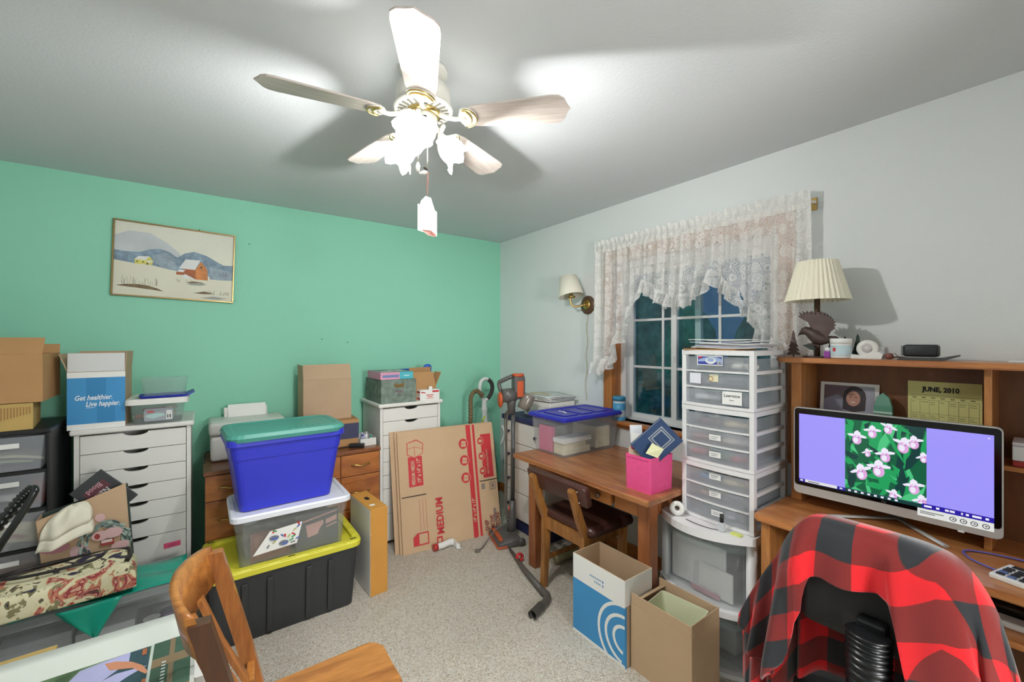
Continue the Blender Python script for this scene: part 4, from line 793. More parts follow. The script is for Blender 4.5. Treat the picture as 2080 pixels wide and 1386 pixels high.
# pink bin with book and papers
pb = thing('fabric_bin', 'hot pink square fabric bin full of papers on the desk', 'fabric bin', (1.754, 1.335, .75), R90)
bm = nb(); loft(bm, [ring(.148, .178, 0, .006), ring(.152, .185, .176, .006, -.003), ring(.146, .179, .176, .006), ring(.142, .172, .01, .006, .003)]); ob('body', bm, m_pink, pb)
bm = nb(); box(bm, (-.064, -.0045, .16), (.064, -.003, .163)); ob('stitched_seam', bm, pm('pink seam', 'C43E74', .8), pb)
m_bkb = pm('navy book cloth', '1E3C64', .6)
nbk = thing('navy_album', 'navy album with a silver diamond leaning in the pink bin', 'album', (1.835, 1.262, 1.118), rot=(0, 0, 0))
nbk.rotation_euler = (0, math.radians(46), R90+.75)
bm = nb(); box(bm, (.0, -.0125, -.20), (.15, -.0095, 0), .001); box(bm, (.0, .0125, -.20), (.15, .0155, 0), .001); box(bm, (.148, -.0125, -.20), (.15, .0155, 0)); ob('cover', bm, m_bkb, nbk)
bm = nb(); box(bm, (.004, -.0095, -.196), (.147, .0125, -.004)); ob('page_block', bm, m_paper, nbk)
m_sil = pm('silver foil', 'A9B0B4', .35, .6)
flat('silver_diamond', [(0, rc(.03, -.115, .12, -.025)), (1, rc(.035, -.11, .115, -.03)), (0, rc(.04, -.105, .11, -.035)), (1, rc(.046, -.099, .104, -.041))], [m_sil, m_bkb], nbk, (0, -.013, 0), (1, 0, 0), (0, 0, 1))
bm = nb(); prism(bm, [(-.03, 0, 0), (.03, 0, .005), (.035, -.012, .06), (-.025, -.004, .06)], (0, .001, 0)); tag(ob('sticky_note', bm, pm('pale yellow note', 'E3E6B8', .7), loc=(1.775, 1.272, .935), rot=(0, math.radians(25), R90+.75)), 'pale yellow note stuck to the navy album in the pink bin', 'sticky note')
for k, (y, x, h_, a, lab) in enumerate(((1.362, 1.782, .25, .10, 'white sheets fanned at the left of the pink bin'), (1.362, 1.80, .29, .14, 'tall white envelope standing in the pink bin'), (1.368, 1.768, .18, .02, 'small printed card at the corner of the pink bin'), (1.36, 1.86, .22, .2, 'grey-lined paper at the back of the pink bin'))):
    bm = nb(); box(bm, (-.035, 0, 0), (.035, .002, h_)); tag(ob('paper_sheet', bm, [m_paper, pm('envelope grey white', 'D9DCE2', .7), pm('tan card', 'CDB8A0', .7), m_paper][k], loc=(x, y, .775), rot=(-.12, -a, R90+.15*k)), lab, 'paper', 'papers in the pink bin')
bm = nb(); lathe(bm, [(0, -.012), (.010, -.006), (.012, 0), (.010, .006), (0, .012)], 8, wave=lambda k_, a, r, z: (r*(1+.4*math.cos(4*a)), z)); tag(ob('red_bow', bm, pm('bow red', 'B0344A', .6), loc=(1.765, 1.372, .96)), 'tiny red bow among the papers in the pink bin', 'bow')
# wipes canister on the sill
wp = thing('wipes_canister', 'white cleaning wipes canister with a blue cap on the window stool', 'canister', (2.395, 1.985, WZ0))
bm = nb(); lathe(bm, [(0, 0), (.041, 0), (.043, .004), (.043, .135), (.039, .142), (0, .142)], 28); ob('canister', bm, pm('wipes white', 'C8D8E2', .4), wp)
bm = nb(); lathe(bm, [(.0435, .075), (.0435, .125), (.0432, .125), (.0432, .075)], 28); ob('label', bm, pm('wipes blue', '4C9CC8', .4), wp); bm = nb(); lathe(bm, [(.0435, .004), (.0435, .03), (.0432, .03), (.0432, .004)], 28); ob('label', bm, pm('wipes blue', '4C9CC8', .4), wp)
bm = nb(); lathe(bm, [(0, .142), (.045, .142), (.045, .165), (.04, .172), (0, .172)], 28); ob('cap', bm, pm('aqua cap', '3C94B8', .35), wp)
# ================================================================ white knobbed cabinet in the corner
wc = thing('knobbed_cabinet', 'white drawer cabinet with a navy top behind the stick vacuum', 'cabinet', (2.0, 2.60, 0), R90)
bm = nb(); box(bm, (-.25, .012, .09), (.25, .39, .865)); ob('body', bm, m_wht, wc)
bm = nb(); box(bm, (-.27, -.012, .865), (.27, .40, .902), .006); ob('top', bm, m_navy, wc)
bm = nb(); box(bm, (-.24, .02, 0), (.24, .38, .09), .003); ob('plinth', bm, m_navy, wc)
for z0, z1 in ((.695, .858), (.50, .687), (.31, .492), (.10, .302)):
    bm = nb(); box(bm, (-.247, 0, z0), (.247, .014, z1), .003); d = ob('drawer', bm, m_wht, wc)
    for x in (-.17, .17):
        bm = nb(); lathe(bm, [(0, 0), (.006, 0), (.006, .01), (.014, .016), (.012, .024), (0, .026)], 14, M=Matrix.Translation((x, 0, (z0+z1)/2)) @ Matrix.Rotation(PI/2, 4, 'X')); ob('knob', bm, pm('knob navy', '2A2E44', .4), d)
wb = thing('white_box', 'white lidded box under newspapers on the navy-topped cabinet', 'box', (2.12, 2.575, .902), R90)
bm = nb(); box(bm, (-.16, 0, 0), (.16, .25, .10), .003); ob('body', bm, m_wht, wb); bm = nb(); box(bm, (-.163, -.003, .085), (.163, .253, .125), .003); ob('lid', bm, m_wht, wb)
for k in range(4):
    bm = nb(); V_ = grid(bm, lambda u, v: (-.19+.36*u, -.02+.27*v, .006*math.sin(u*5+k)*math.sin(v*4)+.004*u), 8, 6); r = bmesh.ops.extrude_face_region(bm, geom=bm.faces[:]); bmesh.ops.translate(bm, verts=[v for v in r['geom'] if isinstance(v, bmesh.types.BMVert)], vec=(0, 0, .006))
    o = ob('newspaper', bm, pm('newsprint %d' % (k % 2), ['DAD9D2', 'C9CCCB'][k % 2], .8, noise_s=30, noise_a=.18, stretch=(1, 6, 1)), loc=(2.12+.004*k, 2.575, 1.034+.009*k), rot=(0, 0, R90+.05-.06*k)); tag(o, ['lowest newspaper', 'second newspaper up', 'third newspaper up', 'topmost newspaper'][k]+' of the pile on the white box', 'newspaper', 'newspaper pile')
bm = nb(); box(bm, (-.006, -.09, 0), (.006, .09, .006), .002); tag(ob('wooden_ruler', bm, pm('ruler tan', 'C4A268', .6), loc=(2.19, 2.62, 1.0745), rot=(0, 0, .35)), 'tan ruler lying on the topmost newspaper', 'ruler')
# ================================================================ stick vacuum
sv = thing('stick_vacuum', 'grey and orange stick vacuum standing by the navy-topped cabinet', 'vacuum cleaner', (1.86, 2.588, 0), -PI*.5-.30)
m_vg = pm('vacuum grey', '5A5856', .35); m_vo = pm('vacuum orange', 'C8582C', .35); m_vt = pm('tinted bin', '7E766C', .2)
bm = nb(); loft(bm, [[(-.125, -.12, .01), (.125, -.12, .01), (.125, .05, .01), (-.125, .05, .01)], [(-.125, -.12, .03), (.125, -.12, .03), (.125, .055, .05), (-.125, .055, .05)], [(-.115, -.07, .065), (.115, -.07, .065), (.11, .04, .075), (-.11, .04, .075)]]); hd_ = ob('floor_head', bm, m_vg, sv)
bm = nb(); box(bm, (-.126, -.126, .004), (.126, -.05, .02), .003); ob('soleplate', bm, m_vo, hd_)
bm = nb(); box(bm, (-.10, -.105, .048), (.10, -.078, .062), .003, M=Matrix.Rotation(-.0, 4, 'X')); ob('orange_stripe', bm, m_vo, hd_)
for x in (-.12, .12):
    bm = nb(); lathe(bm, [(0, -.012), (.026, -.012), (.03, 0), (.026, .012), (0, .012)], 18, M=Matrix.Translation((x, .06, .03)) @ Matrix.Rotation(PI/2, 4, 'Y')); ob('wheel', bm, m_vg, hd_)
bm = nb(); tube(bm, [(0, .02, .06), (0, .025, .13), (0, .03, .30)], [.035, .032, .024], 12); box(bm, (-.012, -.012, .15), (.012, .0, .23), .004); ob('neck', bm, m_vg, sv)
bm = nb(); box(bm, (-.010, -.022, .19), (.010, -.008, .26), .004, M=Matrix.Translation((0, .02, 0))); ob('release_button', bm, m_vo, sv)
bm = nb(); tube(bm, [(0, .03, .28), (0, .035, .98)], .017, 12); ob('wand', bm, pm('wand dark grey', '4E4E4E', .35), sv)
bm = nb(); tube(bm, [(0, .02, .95), (0, .02, 1.12)], [.024, .045], 14); lathe(bm, [(0, -.05), (.05, -.05), (.055, 0), (.05, .05), (0, .05)], 20, M=Matrix.Translation((0, -.0, 1.09)) @ Matrix.Rotation(PI/2, 4, 'X')); box(bm, (-.045, .03, 1.06), (.045, .12, 1.24), .02, seg=3); mtr = ob('motor_body', bm, m_vg, sv)
bm = nb(); lathe(bm, [(0, -.012), (.04, -.01), (.05, 0), (.04, .012), (0, .014)], 24, M=Matrix.Translation((-.04, -.055, 1.055)) @ Matrix.Rotation(PI/2, 4, 'X') @ Matrix.Diagonal((1, 1.25, 1, 1))); ob('orange_disc', bm, m_vo, mtr); bm = nb(); lathe(bm, [(0, 0), (.045, .0), (.045, .02), (0, .02)], 20, M=Matrix.Translation((0, .0, 1.232)) @ Matrix.Translation((0, .075, 0))); ob('orange_cap', bm, m_vo, mtr)
bm = nb(); lathe(bm, [(0, 0), (.046, 0), (.05, .04), (.05, .1), (.046, .12), (0, .12)], 20, M=Matrix.Translation((.03, .10, .985)) @ Matrix.Rotation(-.5, 4, 'X')); ob('dust_bin', bm, m_vt, sv)
bm = nb(); tube(bm, curve([(-.05, -.05, 1.12), (-.055, -.06, 1.18), (-.03, -.03, 1.205), (0, .03, 1.235)], 5), .016, 10); ob('handle', bm, m_vg, sv)
bm = nb(); box(bm, (-.012, .118, 1.10), (.012, .128, 1.22), .004); box(bm, (.046, .05, 1.08), (.052, .10, 1.2), .003); ob('orange_trim', bm, m_vo, mtr)
for s, dx in ((1, .0), (-1, .012), (.5, -.02)):
    bm = nb(); tube(bm, curve([(-.02+dx, 0, .97), (-.05+dx*2, -.005, .9), (-.055+dx, 0, .65), (-.06+dx*1.5, 0, .4), (-.05+dx, -.005, .2), (-.03+dx, .0, .16)], 7), .0045, 6); ob('power_cord', bm, pm('cord grey', '6A665E', .5), sv)
bm = nb(); tube(bm, curve([(-.02, 0, .13), (-.01, -.10, .085), (.01, -.17, .03), (.06, -.22, .008), (.10, -.26, .008)], 8), .0045, 6); box(bm, (.09, -.285, .001), (.115, -.25, .018), .004); ob('plug_cord', bm, MATS['cord grey'], sv)
# ================================================================ side chair at the desk
m_ch = wood('side chair oak', '7E4E22', 'A9743A', 'z', 1.8, .45, .15, 8); m_lea = pm('brown leather', '4A2C26', .32, spec=.5, bump=.15, bump_s=120)
sc_ = thing('side_chair', 'wooden side chair with brown leather seat tucked to the desk', 'chair', (1.88, 1.808, 0), R90)
for s in (-1, 1):
    x = .165*s
    bm = nb(); loft(bm, [[(x-.016+dx_, y-d_, z), (x+.016+dx_, y-d_, z), (x+.016+dx_, y+d_, z), (x-.016+dx_, y+d_, z)] for dx_, y, d_, z in ((0, -.20, .017, 0), (0, -.185, .022, .22), (0, -.18, .026, .42), (0, -.225, .022, .52), (0, -.285, .018, .69), (0, -.288, .009, .705))]); ob('back_leg', bm, m_ch, sc_)
    bm = nb(); loft(bm, [[(x-d_, .13-d_, z), (x+d_, .13-d_, z), (x+d_, .13+d_, z), (x-d_, .13+d_, z)] for d_, z in ((.014, 0), (.022, .40))]); ob('front_leg', bm, m_ch, sc_)
    bm = nb(); box(bm, (x-.01, -.165, .36), (x+.01, .12, .425)); ob('side_rail', bm, m_ch, sc_)
    bm = nb(); box(bm, (x-.008, -.165, .16), (x+.008, .12, .185)); ob('stretcher', bm, m_ch, sc_)
bm = nb(); box(bm, (-.15, -.195, .36), (.15, -.172, .43)); ob('rear_rail', bm, m_ch, sc_)
bm = nb(); box(bm, (-.15, .12, .36), (.15, .14, .425)); ob('front_rail', bm, m_ch, sc_)
bm = nb(); loft(bm, [ring(.43, .36, .425, .03, -.18), ring(.445, .372, .445, .035, -.186), ring(.43, .36, .468, .04, -.18), ring(.36, .29, .478, .04, -.145)], smooth=True); ob('seat', bm, m_lea, sc_)
A = Matrix.Translation((0, -.238, .665)) @ Matrix.Rotation(math.radians(16), 4, 'X')
bm = nb(); box(bm, (-.245, -.022, -.055), (.245, .024, .062), .014, seg=3, smooth=True); bk = ob('backrest', bm, m_lea, sc_); bk.matrix_local = A
for x in (-.17, -.15, .15, .17):
    for z in (-.03, .035):
        bm = nb(); lathe(bm, [(0, 0), (.006, 0), (.004, .004), (0, .005)], 10, M=Matrix.Translation((x*1.12, -.022, z)) @ Matrix.Rotation(PI/2, 4, 'X')); ob('rivet', bm, m_steel, bk)
# floor things by the desk
wd = thing('vacuum_wand', 'bent dark grey vacuum wand lying on the carpet', 'vacuum wand', (1.62, 2.05, 0))
bm = nb(); tube(bm, [(.145, .395, .018), (.06, .12, .02), (.0, -.13, .022)], [.008, .017, .02], 12); tube(bm, curve([(0, -.13, .022), (-.01, -.19, .024), (-.05, -.225, .024), (-.1, -.245, .024), (-.185, -.275, .024)], 5), .021, 12, cap=False); ob('tube', bm, pm('wand charcoal', '57544F', .45), wd)
bm = nb(); tube(bm, [(-.10, -.245, .024), (-.192, -.2775, .024)], .0255, 14, cap=False); ob('cuff', bm, pm('cuff charcoal', '45423E', .5), wd)
bm = nb(); lathe(bm, [(.016, 0), (.026, 0), (.028, .012), (.026, .024), (.016, .024), (.015, .012), (.016, 0)], 20, M=Matrix.Rotation(1.35, 4, 'X')); tag(ob('red_ring', bm, pm('ring red', 'C02A2A', .4), loc=(1.735, 2.30, .03)), 'small red plastic ring on the carpet by the desk leg', 'ring')
bm = nb(); tube(bm, curve([(.03*math.cos(a*1.3)+.01*a*.3, .025*math.sin(a*1.7), .012+.008*math.sin(a*2.3)) for a in [k*.5 for k in range(26)]], 3), .005, 6); tag(ob('white_cable', bm, m_paper, loc=(1.93, 2.26, 0)), 'tangled white cable on the carpet under the desk', 'cable')
rm = thing('rolled_mat', 'grey-green rolled mat on the carpet under the desk', 'mat', (1.90, 2.12, 0), .0)
bm = nb(); rr_ = [(.004+.0026*k*.5, k*.5) for k in range(30)]
loft(bm, [[(x, (.010+.0022*t)*math.cos(t), .035+(.010+.0022*t)*math.sin(t)*.8) for t in [k*.45 for k in range(26)]] for x in (0, .1, .2, .3)], cap0=False, cap1=False, close=False, smooth=True); r_ = ob('roll', bm, pm('moss grey felt', '9A9574', .95, noise_s=40, noise_a=.15), rm); md = r_.modifiers.new('thick', 'SOLIDIFY'); md.thickness = .006
# cartons on the floor
bw = carton('printed_carton', 'open blue and white printed carton on the carpet', (1.557, 1.424, 0), R90, .334, .20, .40, m_card_n)
bm = nb(); box(bm, (-.167, -.0012, .0), (.167, 0, .012)); ob('white_print', bm, m_paper, bw)
bm = nb(); box(bm, (-.167, -.0012, .275), (.167, 0, .40)); ob('white_print', bm, m_paper, bw)
bm = nb(); box(bm, (-.167, -.0012, .012), (.167, 0, .275)); ob('blue_print', bm, m_blue, bw)
bm = nb(); box(bm, (.167, 0, .28), (.1682, .20, .40)); ob('white_side_band', bm, m_paper, bw)
bm = nb(); box(bm, (.167, 0, 0), (.1682, .012, .28)); ob('blue_side_edge', bm, m_blue, bw)
def arc(cx, cy, rx, ry, a0, a1, w_, n=16):
    o = [(cx+rx*math.cos(a0+(a1-a0)*k/n), cy+ry*math.sin(a0+(a1-a0)*k/n)) for k in range(n+1)]
    return [((o[k]), (o[k+1]), (cx+(o[k+1][0]-cx)*(1-w_/rx), cy+(o[k+1][1]-cy)*(1-w_/ry)), (cx+(o[k][0]-cx)*(1-w_/rx), cy+(o[k][1]-cy)*(1-w_/ry))) for k in range(n)]
cur = []
for rx, ry in ((.165, .165), (.12, .115), (.072, .068)): cur += [(0, list(p)) for p in arc(.167, .125, rx, ry, PI/2*1.0, PI*1.45 if rx < .16 else PI*1.42, .015)]
flat('white_swirl', [(0, p) for _, p in cur], [m_paper], bw, (0, -.0016, 0), (1, 0, 0), (0, 0, 1), .00001)
text('0000 F10 4867\nrecycling', .013, m_blue, bw, (.085, -.0018, .325), (PI/2, PI, 0), name='small_print') if False else None
flat('small_print', [(0, ell(.055, .335, .006, .007)), (0, ell(.055, .315, .006, .007))]+[(0, rc(-.03+.011*k, .331, -.022+.011*k, .339)) for k in range(7)]+[(0, rc(-.0+.011*k, .311, .008+.011*k, .319)) for k in range(4)], [pm('pale blue ink', '7FA9CE', .6)], bw, (-.02, -.0016, 0), (1, 0, 0), (0, 0, 1), .00001)
bc = carton('cardboard_box', 'plain brown open carton holding a lampshade beside the plastic drawers', (1.588, 1.098, 0), R90, .30, .215, .30, m_card_n, {'f': (0, .045), 'b': (0, .045), 'r': (0, .05), 'l': (-60, .04)})
ls = thing('loose_lampshade', 'pale cream square lampshade upside down in the brown carton', 'lampshade', (1.695, 1.085, .08), R90+.12)
bm = nb(); loft(bm, [ring(.13, .13, 0, .012, -.065), ring(.22, .17, .235, .014, -.085), ring(.215, .165, .235, .014, -.0825), ring(.125, .125, .002, .012, -.0625)], cap0=False, cap1=False); ob('shade', bm, pm('pale cream shade', 'DDE0BE', .85), ls)
# ================================================================ white plastic drawer units
m_pl = pm('white drawer plastic', 'E6E6E6', .4)
def bulged(W, D, b, n=10, y0=0, r=.0):
    """Plan outline with a bowed front (local y = 0 at the ends)."""
    return [(-W/2+W*k/n, y0-b*(1-(2*k/n-1)**2)) for k in range(n+1)] + [(W/2, D), (-W/2, D)]
def slab(bm, W, D, b, z0, z1, y0=0): prism(bm, [(x, y, z0) for x, y in bulged(W, D, b, 10, y0)], (0, 0, z1-z0))
def front(bm, W, z0, z1, b, t, n=12, y0=0, taper=.0):
    A_ = [(-W/2+W*k/n, y0-b*(1-(2*k/n-1)**2)) for k in range(n+1)]
    loft(bm, [[(x, y, z0), (x, y-0*t, z1), (x, y+t, z1), (x, y+t, z0)] for x, y in A_], smooth=True)
def unit3(loc, label, W=.345, D=.35, H=.27):
    o = thing('drawer_unit', label, 'drawer unit', loc, R90, 'stacked white three-drawer units')
    bm = nb(); slab(bm, W, D, .012, H-.022, H); ob('top', bm, m_pl, o)
    bm = nb(); slab(bm, W, D, .012, 0, .014); ob('base', bm, m_pl, o)
    for x in (-W/2, W/2-.022):
        for y in (0, D-.03):
            bm = nb(); box(bm, (x, y, .012), (x+.022, y+.03, H-.02), .003); ob('post', bm, m_pl, o)
        for k in (1, 2):
            z = .014+(H-.036)*k/3
            bm = nb(); box(bm, (x+.002, .03, z-.008), (x+.018, D-.03, z+.008)); ob('side_rail', bm, m_pl, o)
    for k in range(3):
        z0 = .016+(H-.036)*k/3; z1 = .010+(H-.036)*(k+1)/3
        if k: bm = nb(); slab(bm, W-.044, .012, .012, z0-.006, z0+.002, .0); ob('front_rail', bm, m_pl, o)
        bm = nb(); front(bm, W-.05, z0+.004, z1-.004, .012, .0025, y0=.002)
        box(bm, (-W/2+.027, .005, z0+.003), (-W/2+.029, D-.02, z1-.012)); box(bm, (W/2-.029, .005, z0+.003), (W/2-.027, D-.02, z1-.012)); box(bm, (-W/2+.029, .005, z0+.003), (W/2-.029, D-.02, z0+.005)); d = ob('drawer', bm, m_frost, o)
        bm = nb(); n_ = 8; loft(bm, [[(x, -.013-.012*math.cos(x/.06*PI/2)-.0, z1-.004), (x, -.006, z1-.004), (x, -.006, z1-.004-.012*math.cos(x/.06*PI/2)-.001), (x, -.011-.010*math.cos(x/.06*PI/2), z1-.007-.008*math.cos(x/.06*PI/2))] for x in [-.058+.116*q/n_ for q in range(n_+1)]], smooth=True); ob('handle', bm, m_frost_l, d)
    return o
TX, TY = 1.945, 1.042
units = [unit3((TX, TY, .642), 'lowest of the three stacked white three-drawer units'), unit3((TX, TY, .914), 'middle of the three stacked white three-drawer units'), unit3((TX, TY, 1.186), 'topmost of the three stacked white three-drawer units')]
def stick(u, x, z, w_, h_, m, rot=0, y=-.0135):
    yy = -.012*(1-(2*x/.295)**2)-.0012; sl = .024*2*x/.295/.295*2*.295/2
    bm = nb(); box(bm, (-w_/2, -.0006, -h_/2), (w_/2, 0, h_/2)); return ob('paper_label', bm, m, u, (x, yy-.0008, z), (0, rot, math.atan2(.048*2*x/.295/.295*1.0, 1.0)*.9))
lab = stick(units[2], -.02, .222, .125, .046, pm('label blue print', '3A46A4', .5))
flat('label_print', [(0, rc(-.0625, -.023, .0625, -.019)), (0, rc(-.0625, .019, .0625, .023)), (0, rc(-.0625, -.023, -.059, .023)), (0, rc(.059, -.023, .0625, .023)), (1, [(-.058, .002), (-.03, .012), (.0, .018), (.03, .018), (.058, .008), (.058, -.005), (-.0, -.004), (-.058, -.006)]), (0, ell(.005, .0, .026, .016)), (1, ell(.005, .002, .018, .009)), (2, ell(-.047, .014, .009, .005)), (0, rc(.036, -.016, .056, -.005)), (3, rc(.038, -.015, .041, -.006)), (3, rc(.043, -.015, .045, -.006)), (3, rc(.048, -.015, .053, -.006))], [m_paper, pm('label sky', '9FB2DC', .5), m_red, m_ink], lab, (0, -.0008, 0), (1, 0, 0), (0, 0, 1))
stick(units[2], -.095, .134, .06, .05, pm('lilac white card', 'E6E8F2', .6)); l2 = stick(units[2], .0, .14, .042, .034, m_cream); flat('gold_seal', [(0, ell(-.014, -.004, .012, .013)), (1, ell(-.014, -.004, .008, .009))], [pm('seal gold', 'A98A4E', .4), m_cream], l2, (0, -.0008, 0), (1, 0, 0), (0, 0, 1))
l3_ = stick(units[2], .082, .054, .085, .06, m_paper); text('Lawrence', .021, m_ink, l3_, (0, -.0012, .004), align='CENTER', sx=.85); text('Papers', .008, m_grey, l3_, (0, -.0012, -.012), align='CENTER')
for u_, z, x in ((1, .134, .005), (1, .054, .005), (0, .222, .005), (0, .14, .005), (0, .054, .015)):
    l = stick(units[u_], x, z, .055, .026, m_paper, -.02); flat('writing', [(0, rc(-.02, .002, .016, .005)), (0, rc(-.02, -.006, .008, -.003))], [m_grey], l, (0, -.0008, 0), (1, 0, 0), (0, 0, 1))
# things inside the drawers
cont = [(2, 2, .1, 'EDEBDD', .08, 'white cotton packets'), (2, 1, -.05, 'A8AEBE', .09, 'grey-blue packets'), (2, 0, -.06, 'E8E8EA', .12, 'folded white papers'), (1, 2, .08, 'D8C6A0', .11, 'tan paper roll'), (1, 2, -.06, '6E5058', .09, 'dark plum pens'), (1, 1, .07, 'E2D8D0', .12, 'pale folded tissue'), (1, 1, -.09, 'C89A98', .07, 'rose packets'), (1, 0, .02, '3E8A62', .06, 'green markers'), (1, 0, .09, 'B83848', .06, 'red and blue markers'), (1, 0, -.11, 'D8686A', .05, 'coral box'), (0, 2, -.06, '4E9CCF', .06, 'blue and white tube'), (0, 2, .07, 'DCCBA4', .1, 'tan cord loops'), (0, 1, -.05, 'C8A68C', .09, 'beige felt pieces'), (0, 0, .07, 'C9CCD2', .08, 'pale grey envelope')]
for k, (u_, d_, x, c, w_, nm) in enumerate(cont):
    z = (.642, .914, 1.186)[u_]+.016+.078*d_+.008
    bm = nb(); tube(bm, curve([(-w_/2, .02, 0), (-w_/6, 0, .006), (w_/6, .03, .002), (w_/2, .01, .008)], 3), .014, 8); tube(bm, curve([(-w_/2, .06, .006), (0, .045, .0), (w_/2, .08, .0)], 3), .012, 8)
    tag(ob('drawer_contents', bm, pm('content %d' % k, c, .7), loc=(TX+.03, TY-x, z+.014), rot=(0, 0, R90)), nm+' inside the '+['bottom', 'middle', 'top'][d_]+' drawer of the '+['lowest', 'middle', 'topmost'][u_]+' unit', 'supplies', 'supplies in the small drawers')
# papers on top
bm = nb(); box(bm, (-.15, 0, 0), (.10, .22, .006), .001); cb = thing('clipboard', 'brown clipboard lying under papers on the drawer tower', 'clipboard', (TX-.005, TY+.01, 1.456), R90+.05); ob('board', bm, pm('hardboard', 'A87A48', .7), cb); bm = nb(); box(bm, (-.152, .08, .006), (-.12, .16, .018), .003); ob('clip', bm, m_steel, cb)
for k in range(7):
    bm = nb(); grid(bm, lambda u, v: (-.13+.27*u, .0+.24*v, .004*math.sin(3*u+k)*v+.002*math.cos(5*u)), 6, 4); r = bmesh.ops.extrude_face_region(bm, geom=bm.faces[:]); bmesh.ops.translate(bm, verts=[v for v in r['geom'] if isinstance(v, bmesh.types.BMVert)], vec=(0, 0, .0035))
    tag(ob('paper_sheaf', bm, [m_paper, pm('sheaf lilac', 'DADAE8', .7), pm('sheaf grey', 'CFCFD2', .7)][k % 3], loc=(TX+.01+.008*(k % 3), TY-.01-.012*k*(1 if k % 2 else -.3), 1.466+.0062*k), rot=(0, 0, R90+.10*math.sin(k*2.1))), ['lowest', 'second', 'third', 'fourth', 'fifth', 'sixth', 'topmost'][k]+' paper sheaf counted from the clipboard on the drawer tower', 'paper', 'papers on the drawer tower')
# large two-drawer unit under them
bu = thing('wide_drawer_unit', 'wide white plastic drawer unit with a bowed front beneath the tower', 'drawer unit', (1.935, 1.10, 0), R90)
BW, BD = .485, .342
def bslab(z0, z1, b, ins=0):
    bm = nb(); prism(bm, [(x, y, z0) for x, y in bulged(BW-2*ins, BD, b, 14, ins)], (0, 0, z1-z0)); return bm
ob('top', bslab(.605, .64, .12), m_pl, bu); ob('middle_shelf', bslab(.262, .29, .10, .006), m_pl, bu); ob('base', bslab(0, .02, .10, .006), m_pl, bu)
for x in (-BW/2+.008, BW/2-.05):
    for y in (.0, BD-.05):
        bm = nb(); tube(bm, [(x+.021, y+.025, .018), (x+.021, y+.025, .608)], .023, 14); ob('post', bm, m_pl, bu)
    bm = nb(); box(bm, (x+.015, .03, .02), (x+.021, BD-.02, .606)); ob('side_panel', bm, m_pl, bu)
for z0, z1 in ((.295, .585), (.03, .245)):
    bm = nb(); front(bm, BW-.10, z0, z1, .085, .003, 14, .004); box(bm, (-BW/2+.052, .01, z0), (-BW/2+.055, BD-.03, z1-.02)); box(bm, (BW/2-.055, .01, z0), (BW/2-.052, BD-.03, z1-.02)); box(bm, (-BW/2+.055, .01, z0), (BW/2-.055, BD-.03, z0+.003)); d = ob('drawer', bm, m_clear, bu)
    bm = nb(); front(bm, BW-.085, z1-.005, z1+.012, .105, .022, 14, -.002); front(bm, BW-.085, z1-.03, z1-.002, .105, .003, 14, -.002); ob('handle_rim', bm, m_frost_l, d)
for k, (x, y, z, w_, d__, h_, c, nm) in enumerate(((-.04, .02, .302, .27, .02, .22, 'E2E2E0', 'white folders filling the upper wide drawer'), (.06, .0, .302, .16, .015, .13, 'D6D4D0', 'grey-white booklet at the front of the upper wide drawer'), (-.16, .03, .302, .02, .2, .16, 'A85C6C', 'plum folder at the left of the upper wide drawer'), (.02, -.02, .302, .14, .012, .02, 'B88A90', 'rose ruler strip low in the upper wide drawer'), (.0, .06, .036, .26, .18, .12, 'C9CCCE', 'grey paper stack in the lower wide drawer'))):
    bm = nb(); box(bm, (-w_/2, 0, 0), (w_/2, d__, h_), .002); tag(ob('stored_paper', bm, pm('stored %d' % k, c, .7), loc=(1.935+y, 1.10-x, z), rot=(0, 0, R90)), nm, 'paper')
bm = nb(); lathe(bm, [(.012, -.009), (.033, -.009), (.035, 0), (.033, .009), (.012, .009), (.012, -.009)], 24, M=Matrix.Translation((0, 0, .034)) @ Matrix.Rotation(PI/2-.18, 4, 'X')); tp = tag(ob('tape_roll', bm, pm('clear tape', 'E4E4DE', .3), loc=(1.888, 1.205, .641), rot=(0, 0, R90+.5)), 'white tape roll leaning on the lowest small drawer', 'tape roll')
npl = thing('nail_polish', 'clear nail polish bottle with a black cap on the wide unit', 'bottle', (1.892, .985, .641))
bm = nb(); box(bm, (-.013, -.013, 0), (.013, .013, .04), .004); ob('bottle', bm, pm('polish glass', 'C4CACC', .15), npl); bm = nb(); lathe(bm, [(0, .04), (.009, .04), (.008, .075), (0, .076)], 14); ob('cap', bm, m_black, npl)
bm = nb(); box(bm, (-.022, -.014, 0), (.022, .014, .006), M=Matrix.Rotation(R90, 4, 'Z')); tag(ob('sticky_pad', bm, pm('lime pad', 'D6E07A', .7), loc=(1.905, .925, .641)), 'lime sticky pad on the wide unit beside the nail polish', 'sticky pad')
bm = nb(); tube(bm, curve([(1.875, 1.15, .644), (1.865, 1.09, .644), (1.87, 1.03, .644), (1.885, .995, .644)], 5), .0016, 5); tag(ob('thin_black_wire', bm, m_black), 'thin black wire along the wide unit behind the nail polish', 'wire')
